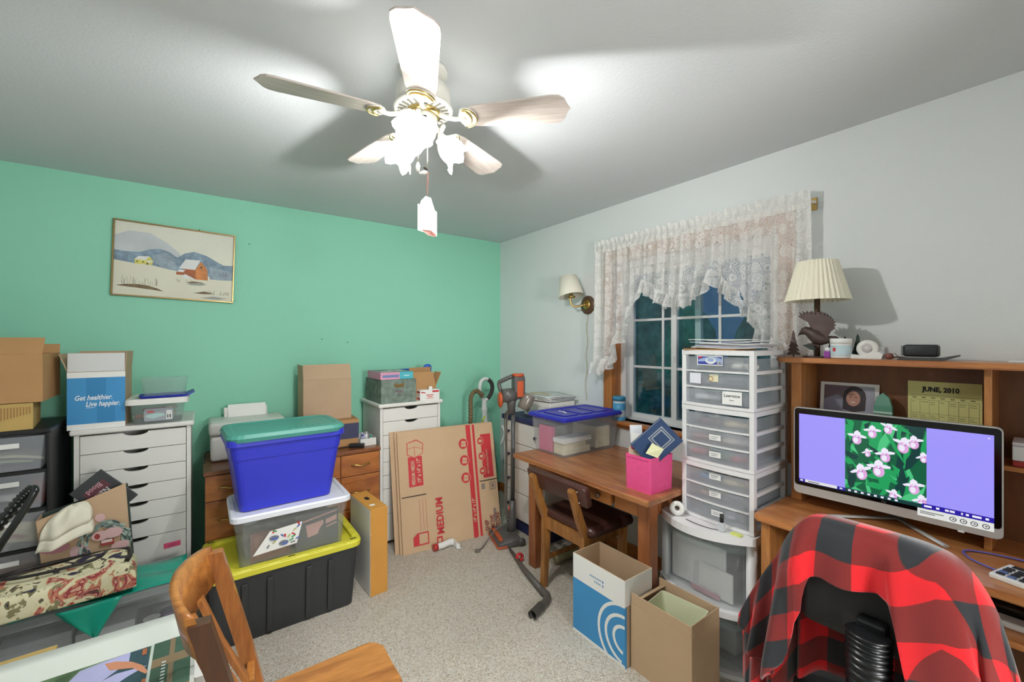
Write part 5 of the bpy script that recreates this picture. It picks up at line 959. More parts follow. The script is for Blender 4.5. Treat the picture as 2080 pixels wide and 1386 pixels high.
# ================================================================ oak computer desk with hutch
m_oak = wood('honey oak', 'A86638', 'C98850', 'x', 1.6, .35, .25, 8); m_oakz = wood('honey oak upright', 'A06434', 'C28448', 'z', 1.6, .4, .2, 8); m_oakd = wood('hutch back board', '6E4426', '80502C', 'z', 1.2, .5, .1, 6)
cdk = thing('computer_desk', 'honey oak computer desk with a raised hutch along the right wall', 'desk', (1.872, .30, 0), R90)
EW = 1.10; X0 = -.548; XE = .90
bm = nb(); prism(bm, [(X0+.02, 0, .745), (XE, 0, .745), (XE, .535, .745), (X0, .535, .745), (X0, .02, .745)], (0, 0, .025)); bmesh.ops.bevel(bm, geom=bm.edges[:], offset=.005, segments=2, affect='EDGES'); ob('desktop', bm, m_oak, cdk)
for x in (X0+.025, .86):
    bm = nb(); box(bm, (x, .03, 0), (x+.035, .52, .745), .003); ob('end_panel', bm, m_oakz, cdk)
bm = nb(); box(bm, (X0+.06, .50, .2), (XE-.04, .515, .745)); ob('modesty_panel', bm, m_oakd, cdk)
bm = nb(); box(bm, (-.32, .04, .60), (.80, .42, .618), .003); ob('keyboard_tray', bm, m_oak, cdk)
HX = .335      # hutch front, local y
for x, w_ in ((-.523, .042), (.078, .02), (.78, .042)):
    bm = nb(); box(bm, (x, HX, .77), (x+w_, .535, 1.402), .003); ob('hutch_upright', bm, m_oakz, cdk)
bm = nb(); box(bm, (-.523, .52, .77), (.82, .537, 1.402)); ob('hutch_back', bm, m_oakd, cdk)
bm = nb(); prism(bm, [(x, y, 1.402) for x, y in ([(-.585, .537), (-.585, HX+.0), (-.565, HX-.035), (-.535, HX-.052), (.87, HX-.052), (.87, .537)])], (0, 0, .023)); bmesh.ops.bevel(bm, geom=bm.edges[:], offset=.005, segments=2, affect='EDGES'); ob('hutch_top', bm, m_oak, cdk)
bm = nb(); box(bm, (.098, HX+.02, 1.055), (.78, .52, 1.07)); ob('hutch_shelf', bm, m_oak, cdk)
bm = nb(); box(bm, (X0+.06, .09, .1), (X0+.08, .16, .14)); ob('brass_catch', bm, m_brass, cdk)
# monitor
mo = thing('all_in_one_computer', 'silver all-in-one computer showing pink lady slipper flowers', 'computer', (2.152, .479, .77), math.atan2(-.608, .037))
MW, MZ0, MZ1 = .612, .058, .437
m_silver = pm('silver plastic', 'C9C9C6', .35, .3); m_bez = pm('black glossy bezel', '08080B', .12)
bm = nb(); prism(bm, [(x, 0, z) for x, z in rrect(-MW/2, MZ0, MW/2, MZ1, .016)], (0, .022, 0)); bmesh.ops.bevel(bm, geom=[e for e in bm.edges if abs(e.verts[0].co.y-e.verts[1].co.y) < 1e-6], offset=.002, segments=1, affect='EDGES'); ob('housing', bm, m_silver, mo)
bm = nb(); prism(bm, [(x, -.0015, z) for x, z in rrect(-MW/2+.004, MZ0+.036, MW/2-.004, MZ1-.004, .012)], (0, .002, 0)); bz = ob('glass_front', bm, m_bez, mo)
def em(n, c, s=.42):
    m = bpy.data.materials.new(n); m.use_nodes = True; b = m.node_tree.nodes['Principled BSDF']; b.inputs['Base Color'].default_value = (.01, .01, .01, 1); b.inputs['Roughness'].default_value = .2; b.inputs['Emission Color'].default_value = lin(c); b.inputs['Emission Strength'].default_value = s; return m
SM = [em('screen lavender', '9B92F4'), em('screen taskbar', '251A9A'), em('screen deep green', '0B5C3C'), em('screen leaf green', '1C9A58'), em('screen light leaf', '49BE7C'), em('screen petal white', 'E8E4F4'), em('screen petal pink', 'D9A2D6'), em('screen throat', '8E3F9A'), em('screen popup', 'D9DBD8'), em('screen ink', '20202A'), em('screen dark teal', '0A3A38')]
SW = MW-.042; SH = MZ1-.028-(MZ0+.052); S0 = (-SW/2, MZ0+.052)
def s2(x, y): return (S0[0]+x*SW, S0[1]+y*SH)
def s4(x0, y0, x1, y1): return [s2(x0, y0), s2(x1, y0), s2(x1, y1), s2(x0, y1)]
fs = [(0, s4(0, 0, 1, 1)), (2, s4(.287, .045, .711, 1))]
rn = random.Random(11)
PX0, PX1, PY0, PY1 = .287, .711, .05, 1.0
def f2(a, b): return s2(PX0+(PX1-PX0)*min(max(a, 0), 1), PY0+(PY1-PY0)*min(max(b, 0), 1))
for k in range(70):
    a, b, an, ln, wd_ = rn.random(), rn.random(), rn.random()*PI, .10+.16*rn.random(), .025+.04*rn.random()
    dx, dy = math.cos(an)*ln, math.sin(an)*ln*1.3; nx, ny = -math.sin(an)*wd_, math.cos(an)*wd_
    fs.append((rn.choice((3, 3, 4, 2, 10, 3)), [f2(a-dx, b-dy), f2(a-dx*.3+nx, b-dy*.3+ny), f2(a+dx*.4+nx*.8, b+dy*.4+ny*.8), f2(a+dx, b+dy), f2(a+dx*.2-nx, b+dy*.2-ny), f2(a-dx*.5-nx*.7, b-dy*.5-ny*.7)]))
for a, b, s in ((.16, .74, 1), (.36, .85, .9), (.56, .93, .85), (.74, .72, 1.1), (.86, .78, .9), (.52, .55, 1), (.44, .35, 1.2), (.22, .26, 1.15), (.86, .19, 1), (.97, .6, .7), (.62, .03, .8), (.95, .02, .9), (.3, .55, .6)):
    w_, h_ = .066*s, .066*s; an = rn.uniform(-.45, .45)
    def F(px, py): return f2(a+px*math.cos(an)*w_-py*math.sin(an)*w_*.75, b+py*math.cos(an)*h_+px*math.sin(an)*h_*1.2)
    fs += [(5, [F(-.2, .55), F(-1.0, .85), F(-2.0, .55), F(-1.7, .25), F(-.9, .2)]), (5, [F(.2, .55), F(.9, .95), F(1.9, .7), F(1.8, .35), F(.9, .25)]), (5, [F(-.75, .5), F(-.6, 1.3), F(0, 1.75), F(.65, 1.3), F(.75, .5)]), (6, [F(*q) for q in ell(0, -.35, .95, 1.0, 14)]), (5, [F(*q) for q in ell(-.2, -.45, .5, .62, 12)]), (6, [F(*q) for q in ell(0, .35, .62, .28, 10)]), (7, [F(*q) for q in ell(.05, .28, .3, .16, 8)]), (5, [F(-.3, .35), F(0, .15), F(.25, .4), F(.0, .6)])]
fs += [(1, s4(0, 0, .287, .045)), (8, s4(.04, .005, .24, .045)), (9, s4(.06, .018, .13, .028)), (8, s4(.008, .012, .026, .035)), (8, s4(.255, .014, .272, .034)), (10, s4(.287, 0, .69, .045)), (1, s4(.69, 0, 1, .06))]
fs += [(5, s4(.305+k*.036, .012, .32+k*.036, .036)) for k in range(8)]
fs += [(5, s4(a, .02, b, .044)) for a, b in ((.70, .735), (.755, .77), (.795, .812), (.816, .838), (.865, .873), (.885, .898), (.912, .95), (.966, .98))] + [(5, s4(.975, .955, .985, .965))]
flat('screen_image', fs, SM, bz, (0, -.0022, 0), (1, 0, 0), (0, 0, 1), .00002)
pop = [(0, s4(.668, -.10, 1.0, 0))]+[(1, s4(.68, -.045, .79, -.035)), (1, s4(.68, -.065, .75, -.055)), (2, s4(.668, -.004, .73, .0))]
for k, x in enumerate((.83, .875, .92, .968)):
    pop += [(2, [s2(*q) for q in ell(x, -.055, .016, .028, 12)]), (0, [s2(*q) for q in ell(x, -.055, .012, .02, 12)]), (2, s4(x-.003, -.06, x+.006, -.048))]
flat('status_popup', pop, [SM[8], m_grey, SM[9]], bz, (0, -.0021, 0), (1, 0, 0), (0, 0, 1), .00004)
text('hp', .016, pm('hp grey', '55565A', .4), bz, (0, -.003, MZ0+.0395), align='CENTER', shear=.2, name='maker_mark')
bm = nb(); box(bm, (.20, -.006, MZ0-.004), (.216, .006, MZ0+.002), .001); ob('webcam_tab', bm, m_paper, mo)
bm = nb(); tube(bm, [(-.175, -.06, .006), (.02, .13, .008)], .006, 8, flat=(.011, .005)); tube(bm, [(.175, -.05, .006), (.02, .13, .008)], .006, 8, flat=(.011, .005)); tube(bm, [(.02, .13, .008), (.0, .05, .12), (0, .024, .2)], .02, 10, flat=(.03, .008)); ob('stand', bm, m_silver, mo)
# calculator, cable, tray things
ca = thing('desk_calculator', 'white desk calculator at the right edge of the oak desk', 'calculator', (2.0, .10, .77), R90-.25)
bm = nb(); box(bm, (-.075, -.06, 0), (.09, .07, .016), .004); ob('body', bm, m_paper, ca); bm = nb(); box(bm, (-.06, .04, .016), (.08, .062, .0175)); ob('display', bm, m_ink, ca)
for i in range(6):
    for j in range(4):
        bm = nb(); box(bm, (-.064+i*.024, -.05+j*.021, .016), (-.046+i*.024, -.036+j*.021, .0205), .002); ob('key', bm, [m_ink, pm('key blue', '5A6FA0', .5), m_ink, m_ink][(i+j) % 4], ca)
bm = nb(); tube(bm, curve([(2.02, .17, .775), (2.06, .235, .775), (2.12, .26, .775), (2.16, .22, .775), (2.19, .1, .775), (2.2, -.1, .775)], 8), .003, 6); tag(ob('blue_usb_cable', bm, pm('violet blue cable', '6A68C0', .5), None), 'violet-blue cable curling on the oak desk beside the calculator', 'cable')
kb = thing('keyboard_wrist_rest', 'white keyboard with a black wrist rest on the pull-out tray', 'keyboard', (1.99, .0, .618), R90)
bm = nb(); box(bm, (-.24, 0, 0), (.30, .16, .02), .006); ob('keyboard', bm, m_paper, kb); bm = nb(); loft(bm, [[(x, y, z) for y, z in ((.05, .02), (.16, .02), (.15, .055), (.10, .066), (.06, .05))] for x in (-.22, .28)], smooth=True); ob('rest', bm, pm('gloss black', '141416', .2), kb)
# hutch shelf papers
for k, (c, h_, nm) in enumerate((('B23A36', .02, 'red magazine lowest'), ('E6E6E4', .05, 'thick white paper block'), ('D9D2D6', .012, 'grey-pink folder topmost'))):
    bm = nb(); box(bm, (-.24, 0, 0), (.24, .13, h_), .003); tag(ob('shelf_paper', bm, pm('shelfp %d' % k, c, .7), loc=(2.24, -.08, 1.071+[0, .021, .072][k]), rot=(0, 0, R90+.02*k)), nm+' on the right hutch shelf', 'paper', 'papers on the hutch shelf')
# calendar, photo, glass
cl = thing('wall_calendar', 'yellow June 2010 calendar page behind the computer', 'calendar', (2.383, .348, .90), R90)
bm = nb(); box(bm, (-.105, 0, 0), (.105, .002, .435)); ob('sheet', bm, pm('calendar yellow', 'E3E096', .7), cl)
gl = [(0, line(-.095, .36-.055*k, .098, .36-.055*k, .0012)) for k in range(5)]+[(0, line(-.095+.0275*k, .36, -.095+.0275*k, .14, .0009)) for k in range(8)]+[(0, line(-.095, .38, .098, .38, .001))]
rn = random.Random(2)
for i in range(7):
    gl.append((0, rc(-.09+.0275*i, .366, -.078+.0275*i, .371)))
    for j in range(4):
        for q in range(rn.randint(1, 3)): gl.append((0, rc(-.092+.0275*i, .35-.055*j-.008*q, -.092+.0275*i+.008+.012*rn.random(), .352-.055*j-.008*q)))
flat('grid_and_notes', gl, [pm('calendar ink', '8A8C5A', .7)], cl, (0, -.0006, 0), (1, 0, 0), (0, 0, 1), .00001)
text('JUNE, 2010', .026, m_ink, cl, (-.06, -.001, .395), bold=.0012, sx=.85)
ph_ = thing('portrait_photo', 'white-bordered snapshot of a smiling dark-haired person in the hutch', 'photo', (2.355, .652, 1.10), rot=(-.12, 0, R90))
bm = nb(); box(bm, (-.108, 0, 0), (.108, .002, .21)); ob('print', bm, m_paper, ph_)
flat('picture', [(0, rc(-.093, .02, .093, .197)), (1, [(-.093, .02), (-.093, .13), (-.04, .155), (0, .13), (.02, .02)]), (4, rc(.03, .02, .093, .197)), (2, ell(.022, .15, .042, .046)), (2, [(-.02, .15), (-.02, .09), (.02, .08), (.062, .09), (.064, .15)]), (3, ell(.018, .14, .026, .034)), (2, [(-.008, .165), (.02, .176), (.045, .165), (.046, .178), (.02, .19), (-.008, .178)]), (2, ell(.008, .146, .004, .002)), (2, ell(.028, .146, .004, .002)), (5, ell(.018, .124, .009, .003))], [pm('photo dusk', '6E5A62', .5), pm('photo shirt', '8C8A9C', .5), pm('photo hair', '33242A', .5), pm('photo skin', 'C08C78', .5), pm('photo wall', 'A8A8B4', .5), pm('photo mouth', 'E2C8C0', .5)], ph_, (0, -.0008, 0), (1, 0, 0), (0, 0, 1), .0001)
bm = nb(); prism(bm, [(-.03, 0, 0), (.03, 0, 0), (.03, 0, .09), (.02, 0, .13), (0, 0, .15), (-.02, 0, .13), (-.03, 0, .09)], (0, .02, 0)); gk = thing('glass_keepsake', 'arched green glass keepsake beside the snapshot in the hutch', 'ornament', (2.33, .522, 1.13), R90); ob('glass_arch', bm, pm('green glass', '6FA890', .08, spec=.8), gk)
bm = nb(); box(bm, (-.024, -.003, .01), (.024, -.001, .055)); ob('small_picture', bm, pm('tiny picture', 'C8A090', .5), gk); bm = nb(); box(bm, (-.031, -.004, .062), (.031, -.0005, .07)); ob('bright_bevel', bm, pm('pale bevel', 'CFE6D6', .1), gk)
bm = nb(); box(bm, (-.03, 0, -.36), (.03, .02, 0)); ob('plinth', bm, pm('keepsake plinth', '5A4030', .5), gk)
# ================================================================ on top of the hutch
HT = 1.426
el = thing('eagle_table_lamp', 'table lamp with a rusty metal eagle and pleated cream shade', 'table lamp', (2.245, .732, HT), R90)
m_rust = pm('rusted metal', '4E3E3A', .5, .4, noise_s=25, noise_a=.3); m_rustg = pm('green patina metal', '34443C', .5, .4, noise_s=30, noise_a=.3)
bm = nb(); prism(bm, [(.055*math.cos(a), .035*math.sin(a)-.005, 0) for a in [2*PI*k/20 for k in range(20)]], (0, 0, .005)); ob('base_plate', bm, m_rust, el)
bm = nb(); tube(bm, [(0, 0, .005), (0, 0, .29)], .0115, 10); ob('post', bm, pm('bark brown metal', '5A4434', .5, .3), el)
nP = 38
bm = nb(); prof = [(.120, .256), (.0745, .434)]
loft(bm, [[(r*(1+(.05 if k % 2 else -.012))*math.cos(2*PI*k/(2*nP)), r*(1+(.05 if k % 2 else -.012))*math.sin(2*PI*k/(2*nP)), z) for k in range(2*nP)] for r, z in prof], cap0=False, cap1=False); shd = ob('pleated_shade', bm, pm('pleated cream', 'F0EBD6', .85), el); md = shd.modifiers.new('thick', 'SOLIDIFY'); md.thickness = .0015
bm = nb(); tube(bm, [(0, 0, .29), (0, 0, .33)], .014, 12); ob('socket', bm, m_brass, el)
# eagle, cut metal with a raised body
wing = [(-.02, .085), (-.02, .135), (-.03, .16), (-.058, .178), (-.072, .192), (-.06, .19), (-.066, .207), (-.050, .198), (-.052, .213), (-.038, .201), (-.036, .213), (-.024, .200), (-.018, .212), (-.008, .198), (.004, .211), (.008, .197), (.022, .208), (.024, .194), (.038, .20), (.036, .186), (.05, .19), (.047, .177), (.06, .178), (.055, .166), (.068, .165), (.06, .154), (.07, .15), (.06, .142), (.066, .136), (.05, .122), (.035, .09)]
bm = nb(); prism(bm, [(x, -.018, z) for x, z in wing], (0, .004, 0)); prism(bm, [(x+.012, -.034+.15*(z-.1)*.2, z-.006) for x, z in wing], (0, .003, 0)); eg = ob('eagle_wings', bm, m_rust, el)
bm = nb(); loft(bm, [[(x+r*.9*math.cos(a)*math.sin(t_), -.022+r*.8*math.sin(a), z+r*math.cos(a)*math.cos(t_)) for a in [2*PI*k/10 for k in range(10)]] for x, z, r, t_ in ((-.068, .092, .001, 0), (-.064, .106, .008, .5), (-.052, .119, .015, 0), (-.038, .121, .019, 0), (-.02, .110, .026, .3), (.005, .092, .034, .4), (.03, .080, .026, .3), (.05, .080, .017, .1), (.075, .077, .019, .2), (.092, .07, .012, .3), (.098, .066, .001, .3))], smooth=True); ob('eagle_body', bm, m_rust, eg)
bm = nb(); prism(bm, [(-.005, -.02, .075), (.018, -.02, .06), (.012, -.02, .045), (.0, -.02, .055), (-.012, -.02, .048), (-.04, -.02, .055), (-.03, -.02, .062), (-.012, -.02, .066)], (0, .006, 0)); ob('eagle_legs', bm, m_rust, eg)
bm = nb(); prism(bm, [(-.05, -.024, .055), (-.03, -.024, .06), (.0, -.024, .045), (.0, -.024, .03), (-.02, -.024, .036)], (0, .004, 0)); ob('fish', bm, m_rustg, eg)
def mtree(x, y, h, m):
    p = [(x-.003, 0)]; n_ = 5
    for k in range(n_): w_ = .026*(1-k/n_)*h/.12+.003; z = h*(.16+.15*k); p += [(x-.004, z-.01), (x-w_, z-.012), (x-w_*.8, z), (x-.006, z+.012)]
    p += [(x, h)]; q = [(2*x-a, b) for a, b in p[-2::-1]]
    bm = nb(); prism(bm, [(a, y, b) for a, b in p+q], (0, .0025, 0)); ob('metal_tree', bm, m, el)
mtree(-.088, -.02, .125, m_rust); mtree(.046, .03, .10, m_rustg); mtree(.090, .045, .095, m_rustg); mtree(.135, .045, .105, m_rustg)
pj = thing('purple_bottle', 'tiny purple bottle with a black cap beside the white jar', 'bottle', (2.205, .680, HT)); bm = nb(); box(bm, (-.011, -.011, 0), (.011, .011, .03), .002); ob('bottle', bm, pm('purple glass', '8E3F9C', .3), pj); bm = nb(); lathe(bm, [(0, .03), (.01, .03), (.01, .045), (0, .046)], 12); ob('cap', bm, m_paper, pj)
wj = thing('white_jar', 'white lidded jar with a pale label on the hutch', 'jar', (2.218, .636, HT)); bm = nb(); lathe(bm, [(0, 0), (.035, 0), (.037, .004), (.037, .062), (0, .062)], 26); ob('jar', bm, m_paper, wj); bm = nb(); lathe(bm, [(0, .062), (.038, .062), (.038, .082), (.035, .085), (0, .085)], 26); ob('lid', bm, m_paper, wj)
bm = nb(); lathe(bm, [(.0375, .01), (.0375, .055), (.0372, .055), (.0372, .01)], 26); ob('label', bm, pm('jar label', 'C2D6DC', .5), wj); bm = nb(); box(bm, (-.0385, .008, .03), (-.036, .018, .045), .002); ob('red_spot', bm, m_red, wj)
td = thing('tape_dispenser', 'white tape dispenser with a clear roll on the hutch', 'tape dispenser', (2.228, .545, HT), R90)
bm = nb(); prism(bm, [(x, -.02, z) for x, z in ((-.058, 0), (.045, 0), (.05, .02), (.035, .03), (-.03, .015), (-.055, .018))], (0, .04, 0)); ob('base', bm, m_paper, td)
bm = nb(); lathe(bm, [(.016, -.01), (.036, -.01), (.036, .01), (.016, .01), (.016, -.01)], 26, M=Matrix.Translation((-.002, 0, .042)) @ Matrix.Rotation(PI/2, 4, 'X')); ob('roll', bm, pm('ivory roll', 'E8E6E0', .25), td)
bm = nb(); lathe(bm, [(0, -.012), (.016, -.012), (.016, .012), (0, .012)], 20, M=Matrix.Translation((-.002, 0, .042)) @ Matrix.Rotation(PI/2, 4, 'X')); ob('hub', bm, pm('clear hub', 'CFC9C8', .3), td)
bm = nb(); lathe(bm, [(0, -.013), (.01, -.011), (.014, 0), (.01, .011), (0, .013)], 14); tag(ob('brown_bead', bm, pm('bead brown', '7E4A40', .4), loc=(2.225, .478, HT+.013)), 'small brown bead beside the tape dispenser', 'bead')
bm = nb(); tube(bm, curve([(2.26, .48, HT+.006), (2.25, .45, HT+.01), (2.26, .42, HT+.004)], 4), .003, 6); tube(bm, [(2.25, .468, HT+.025), (2.255, .45, HT+.002)], .0014, 5); tag(ob('wire_twist', bm, pm('dark twist', '5A4A40', .5)), 'thin twisted wire between the bead and the black speaker', 'wire')
sp_ = thing('black_speaker', 'small black speaker with a grey end on the hutch', 'speaker', (2.27, .392, HT+.012), R90)
bm = nb(); box(bm, (-.05, -.028, 0), (.05, .028, .048), .01, seg=3, smooth=True); ob('body', bm, pm('speaker black', '1E2326', .5), sp_); bm = nb(); box(bm, (-.056, -.024, .004), (-.049, .024, .044), .003); ob('end_cap', bm, pm('speaker grey', '7A7C7C', .4), sp_)
bm = nb(); prism(bm, [(-.07, -.03, 0), (.06, -.03, 0), (.1, -.03, .016), (.1, -.03, .022), (.055, -.03, .01), (-.06, -.03, .008)], (0, .06, 0)); tag(ob('grey_stand', bm, pm('stand grey', '4A4E50', .5), loc=(2.27, .39, HT), rot=(0, 0, R90)), 'dark grey curved stand under the black speaker', 'stand')
bm = nb(); box(bm, (-.12, 0, 0), (.12, .1, .004)); tag(ob('flat_white_envelope', bm, m_paper, loc=(2.25, .05, HT), rot=(0, 0, R90)), 'white envelope lying flat at the right of the hutch top', 'envelope')
# ================================================================ LEFT PILE: clear tote, floral bag, paper bag
lt = thing('storage_tote', 'large clear tote under the floral bag before the black tower', 'tote', (-.42, 2.60, 0))
bm = nb(); tub(bm, .64, .275, .315, .022, .035, .003, .006, .02, .7); ob('bin', bm, m_clear, lt)
bm = nb(); lidmesh(bm, .69, .31, .035, .04, .01, -.018); ob('lid', bm, clear('clear lid plastic', 'D6DCDE', .5), lt, (0, 0, .312))
for k, (x, y) in enumerate(((-.20, 2.66), (-.135, 2.69))):
    mg = thing('travel_mug', ['white mug with a plum rim inside the large clear tote', 'plum patterned mug at the tote end behind the white mug'][k], 'mug', (x, y, .02))
    bm = nb(); lathe(bm, [(0, 0), (.03, 0), (.034, .15), (.032, .15), (.029, .004), (0, .004)], 20); ob('cup', bm, [m_paper, pm('grey violet', '6C6880', .5)][k], mg)
    bm = nb(); lathe(bm, [(.035, .10), (.0355, .152), (.034, .152), (.0345, .10)], 20); ob('plum_band', bm, pm('plum', '6E4E72', .5), mg)
    if k == 0:
        bm = nb(); lathe(bm, [(0, 0), (.012, 0), (.012, .002), (0, .002)], 14, M=Matrix.Translation((.006, -.033, .06)) @ Matrix.Rotation(PI/2, 4, 'X')); ob('plum_dot', bm, MATS['plum'], mg)
for k, (x, w_, h_, c) in enumerate(((-.58, .22, .2, 'C9CCD6'), (-.36, .20, .17, 'DADCE0'))):
    bm = nb(); box(bm, (-w_/2, 0, 0), (w_/2, .15, h_), .004); tag(ob('white_carton', bm, pm('tote box %d' % k, c, .6), loc=(x, 2.66, .02)), ['pale blue-grey carton at the left end of the large clear tote', 'white carton in the middle of the large clear tote'][k], 'box')
# teal plastic bag spread on the lid with a corner hanging
def tealf(u, v):
    x = -.64+.57*u; y = 2.578+.30*v
    return (x, y, .350+.006*math.sin(9*u+4*v)+.006*math.sin(13*v+5*u)+.004)
bm = nb(); grid(bm, tealf, 20, 12)
def tip(u, v):
    w_ = .105*(1-v); x = -.40+.02*v+(u-.5)*2*w_; return (x, 2.572-.012*v-.006*math.sin(6*u+4*v), .352-.155*v)
grid(bm, tip, 8, 10)
to = ob('teal_plastic_bag', bm, pm('teal plastic film', '18A58C', .3, bump=.5, bump_s=14), keep=False); tag(to, 'crumpled teal plastic bag spread under the floral bag', 'plastic bag'); md = to.modifiers.new('thick', 'SOLIDIFY'); md.thickness = .002
# floral bag
def floral():
    m = bpy.data.materials.new('floral tapestry'); m.use_nodes = True; nt = m.node_tree; N = nt.nodes; L = nt.links; b = N['Principled BSDF']; b.inputs['Roughness'].default_value = .9
    tc = N.new('ShaderNodeTexCoord'); n1 = N.new('ShaderNodeTexNoise'); n1.inputs['Scale'].default_value = 11; n1.inputs['Detail'].default_value = 2; n1.inputs['Distortion'].default_value = 1.6
    L.new(tc.outputs['Object'], n1.inputs['Vector']); r = N.new('ShaderNodeValToRGB'); r.color_ramp.interpolation = 'CONSTANT'; e = r.color_ramp.elements
    e[0].position = 0; e[0].color = lin('3A3550'); e[1].position = .34; e[1].color = lin('6E6A4A')
    for p, c in ((.38, 'E2DCB8'), (.50, 'DDD6AE'), (.555, 'C88468'), (.60, '9E4448'), (.64, 'D9A88E'), (.68, '7A2E38'), (.73, '4A5A48')): q = e.new(p); q.color = lin(c)
    L.new(n1.outputs[0], r.inputs[0])
    n2 = N.new('ShaderNodeTexNoise'); n2.inputs['Scale'].default_value = 30; L.new(tc.outputs['Object'], n2.inputs['Vector']); r2 = N.new('ShaderNodeValToRGB'); r2.color_ramp.elements[0].position = .6; r2.color_ramp.elements[1].position = .64
    L.new(n2.outputs[0], r2.inputs[0]); mx = N.new('ShaderNodeMix'); mx.data_type = 'RGBA'; L.new(r2.outputs[0], mx.inputs[0]); L.new(r.outputs[0], mx.inputs[6]); mx.inputs[7].default_value = lin('8A8660'); L.new(mx.outputs[2], b.inputs['Base Color']); return m
fg = thing('floral_bag', 'floral tapestry handbag with black piping lying on the clear tote', 'handbag', (-.52, 2.665, .372), .08)
def pillow(u, v):
    a, b = (u-.5)*2, (v-.5)*2
    sx = .265*math.copysign(abs(math.sin(a*PI/2))**.75, a); return sx, .118*math.copysign(abs(math.sin(b*PI/2))**.8, b), (max(0, 1-abs(a)**3.2)**.5)*(max(0, 1-abs(b)**2.6)**.5)
bm = nb()
grid(bm, lambda u, v: (lambda q: (q[0], q[1], .012+.115*q[2]*(1+.12*math.sin(9*u+3*v)+.08*math.sin(14*v))))(pillow(u, v)), 36, 20)
grid(bm, lambda u, v: (lambda q: (q[0], q[1], .012-.012*q[2]))(pillow(u, v)), 36, 20); bmesh.ops.remove_doubles(bm, verts=bm.verts[:], dist=.0008)
ob('body', bm, floral(), fg)
m_pip = pm('black piping', '201E1E', .45)
def onbag(x, y, dz=.004): u_ = max(-.99, min(.99, x/.265)); v_ = max(-.99, min(.99, y/.118)); return (x, y, .012+.115*(max(0, 1-abs(math.asin(abs(u_)**1.33 if abs(u_) < 1 else 1)/(PI/2))**3.2)**.5)*(max(0, 1-abs(math.asin(abs(v_)**1.25)/(PI/2))**2.6)**.5)*1.06+dz)
bm = nb(); tube(bm, curve([onbag(.0+.155*math.cos(a), .015+.055*math.sin(a), .008) for a in [2*PI*k/20 for k in range(21)]], 2), .0065, 8); ob('handle', bm, m_pip, fg)
bm = nb(); tube(bm, curve([onbag(-.2+.42*k/10, .085-.008*k/10, .004) for k in range(11)], 2), .007, 8); tube(bm, curve([onbag(.225, .09, .006), onbag(.238, .04, .008), onbag(.240, -.02, .006), onbag(.232, -.07, .004)], 5), .010, 8); ob('piping', bm, m_pip, fg)
# paper shopping bag
pg = thing('paper_shopping_bag', 'brown paper gift bag printed with a wreath behind the floral bag', 'paper bag', (-.43, 2.772, .365), .05)
m_kr = pm('kraft paper', 'C3A585', .75, noise_s=5, noise_a=.05); m_gg = pm('dark green paper', '3E4C46', .6)
fBL, fBR, fTR, fTL = Vector((-.145, 0, 0)), Vector((.15, 0, 0)), Vector((.125, -.012, .445)), Vector((-.17, -.01, .335))
bm = nb(); prism(bm, [fBL, fBR, fTR, fTL], (0, .002, 0)); ob('front_panel', bm, m_kr, pg)
bm = nb(); prism(bm, [fBL+Vector((0, .11, 0)), fBR+Vector((0, .11, 0)), fTR+Vector((.0, .11, -.03)), fTL+Vector((0, .11, .0))], (0, .002, 0)); ob('back_panel', bm, m_gg, pg)
bm = nb(); M_ = (fBR+fTR)/2; prism(bm, [fBR, fBR+Vector((-.012, .055, 0)), fTR+Vector((-.03, .055, -.02)), fTR], (.002, 0, 0)); prism(bm, [fBR+Vector((-.012, .055, 0)), fBR+Vector((0, .11, 0)), fTR+Vector((.0, .11, -.03)), fTR+Vector((-.03, .055, -.02))], (.002, 0, 0)); ob('gusset', bm, m_gg, pg)
bm = nb(); prism(bm, [fBL, fBL+Vector((0, .11, 0)), fTL+Vector((0, .11, .0)), fTL], (.002, 0, 0)); ob('side_panel', bm, m_kr, pg)
bm = nb(); box(bm, (-.145, 0, 0), (.15, .112, .002)); ob('bottom', bm, m_kr, pg)
rn = random.Random(4); wr = []
m_lv = [pm('leaf grey green', '7E938C', .6), pm('leaf pale green', 'A9BDB4', .6), pm('leaf dark green', '4A5F5A', .6), pm('pinkish white', 'D8B4B4', .6), pm('rose print', 'B47C84', .6), pm('brick print', 'A0413E', .6), pm('cream print', 'E2D0CC', .6)]
for k in range(150):
    a = rn.random()*2*PI; rr = .075+.03*(rn.random()-.5); cx, cy = .065+rr*math.cos(a), .185+rr*1.1*math.sin(a)
    wr.append((rn.choice((0, 1, 2)), ell(cx, cy, .013, .005, 7, a+1.2+rn.random())))
bears = [(4, ell(-.03, .255, .055, .03, 14, .5)), (3, ell(-.01, .27, .05, .028, 14, .5)), (3, ell(.055, .30, .018, .02)), (4, ell(-.10, .20, .05, .026, 12, -.1)), (3, ell(-.125, .21, .025, .02)), (3, ell(-.02, .15, .035, .045, 12, .3)), (6, rc(-.085, .085, -.01, .125)), (5, rc(-.05, .09, -.0, .12)), (3, ell(.05, .215, .03, .022)), (5, ell(.04, .215, .01, .014)), (3, ell(.095, .22, .035, .025)), (5, rc(.05, .165, .095, .19)), (6, rc(.052, .178, .09, .19)), (3, ell(.115, .15, .035, .022, 12, .3)), (4, line(-.06, .22, .02, .245, .003)), (4, line(-.09, .09, -.085, .13, .003))]
org = Vector((0, -.003, 0)); up = (fTL+fTR-fBL-fBR)/2/.39
flat('wreath_print', bears+wr+bears[8:14], m_lv, pg, org, (1, 0, -.0), (up.x, up.y-.003, up.z), .0002)
bk = thing('dark_book', 'dark book standing on its corner in the paper gift bag', 'book', (-.322, 2.84, .672), rot=(math.radians(-4), math.radians(-42), .05))
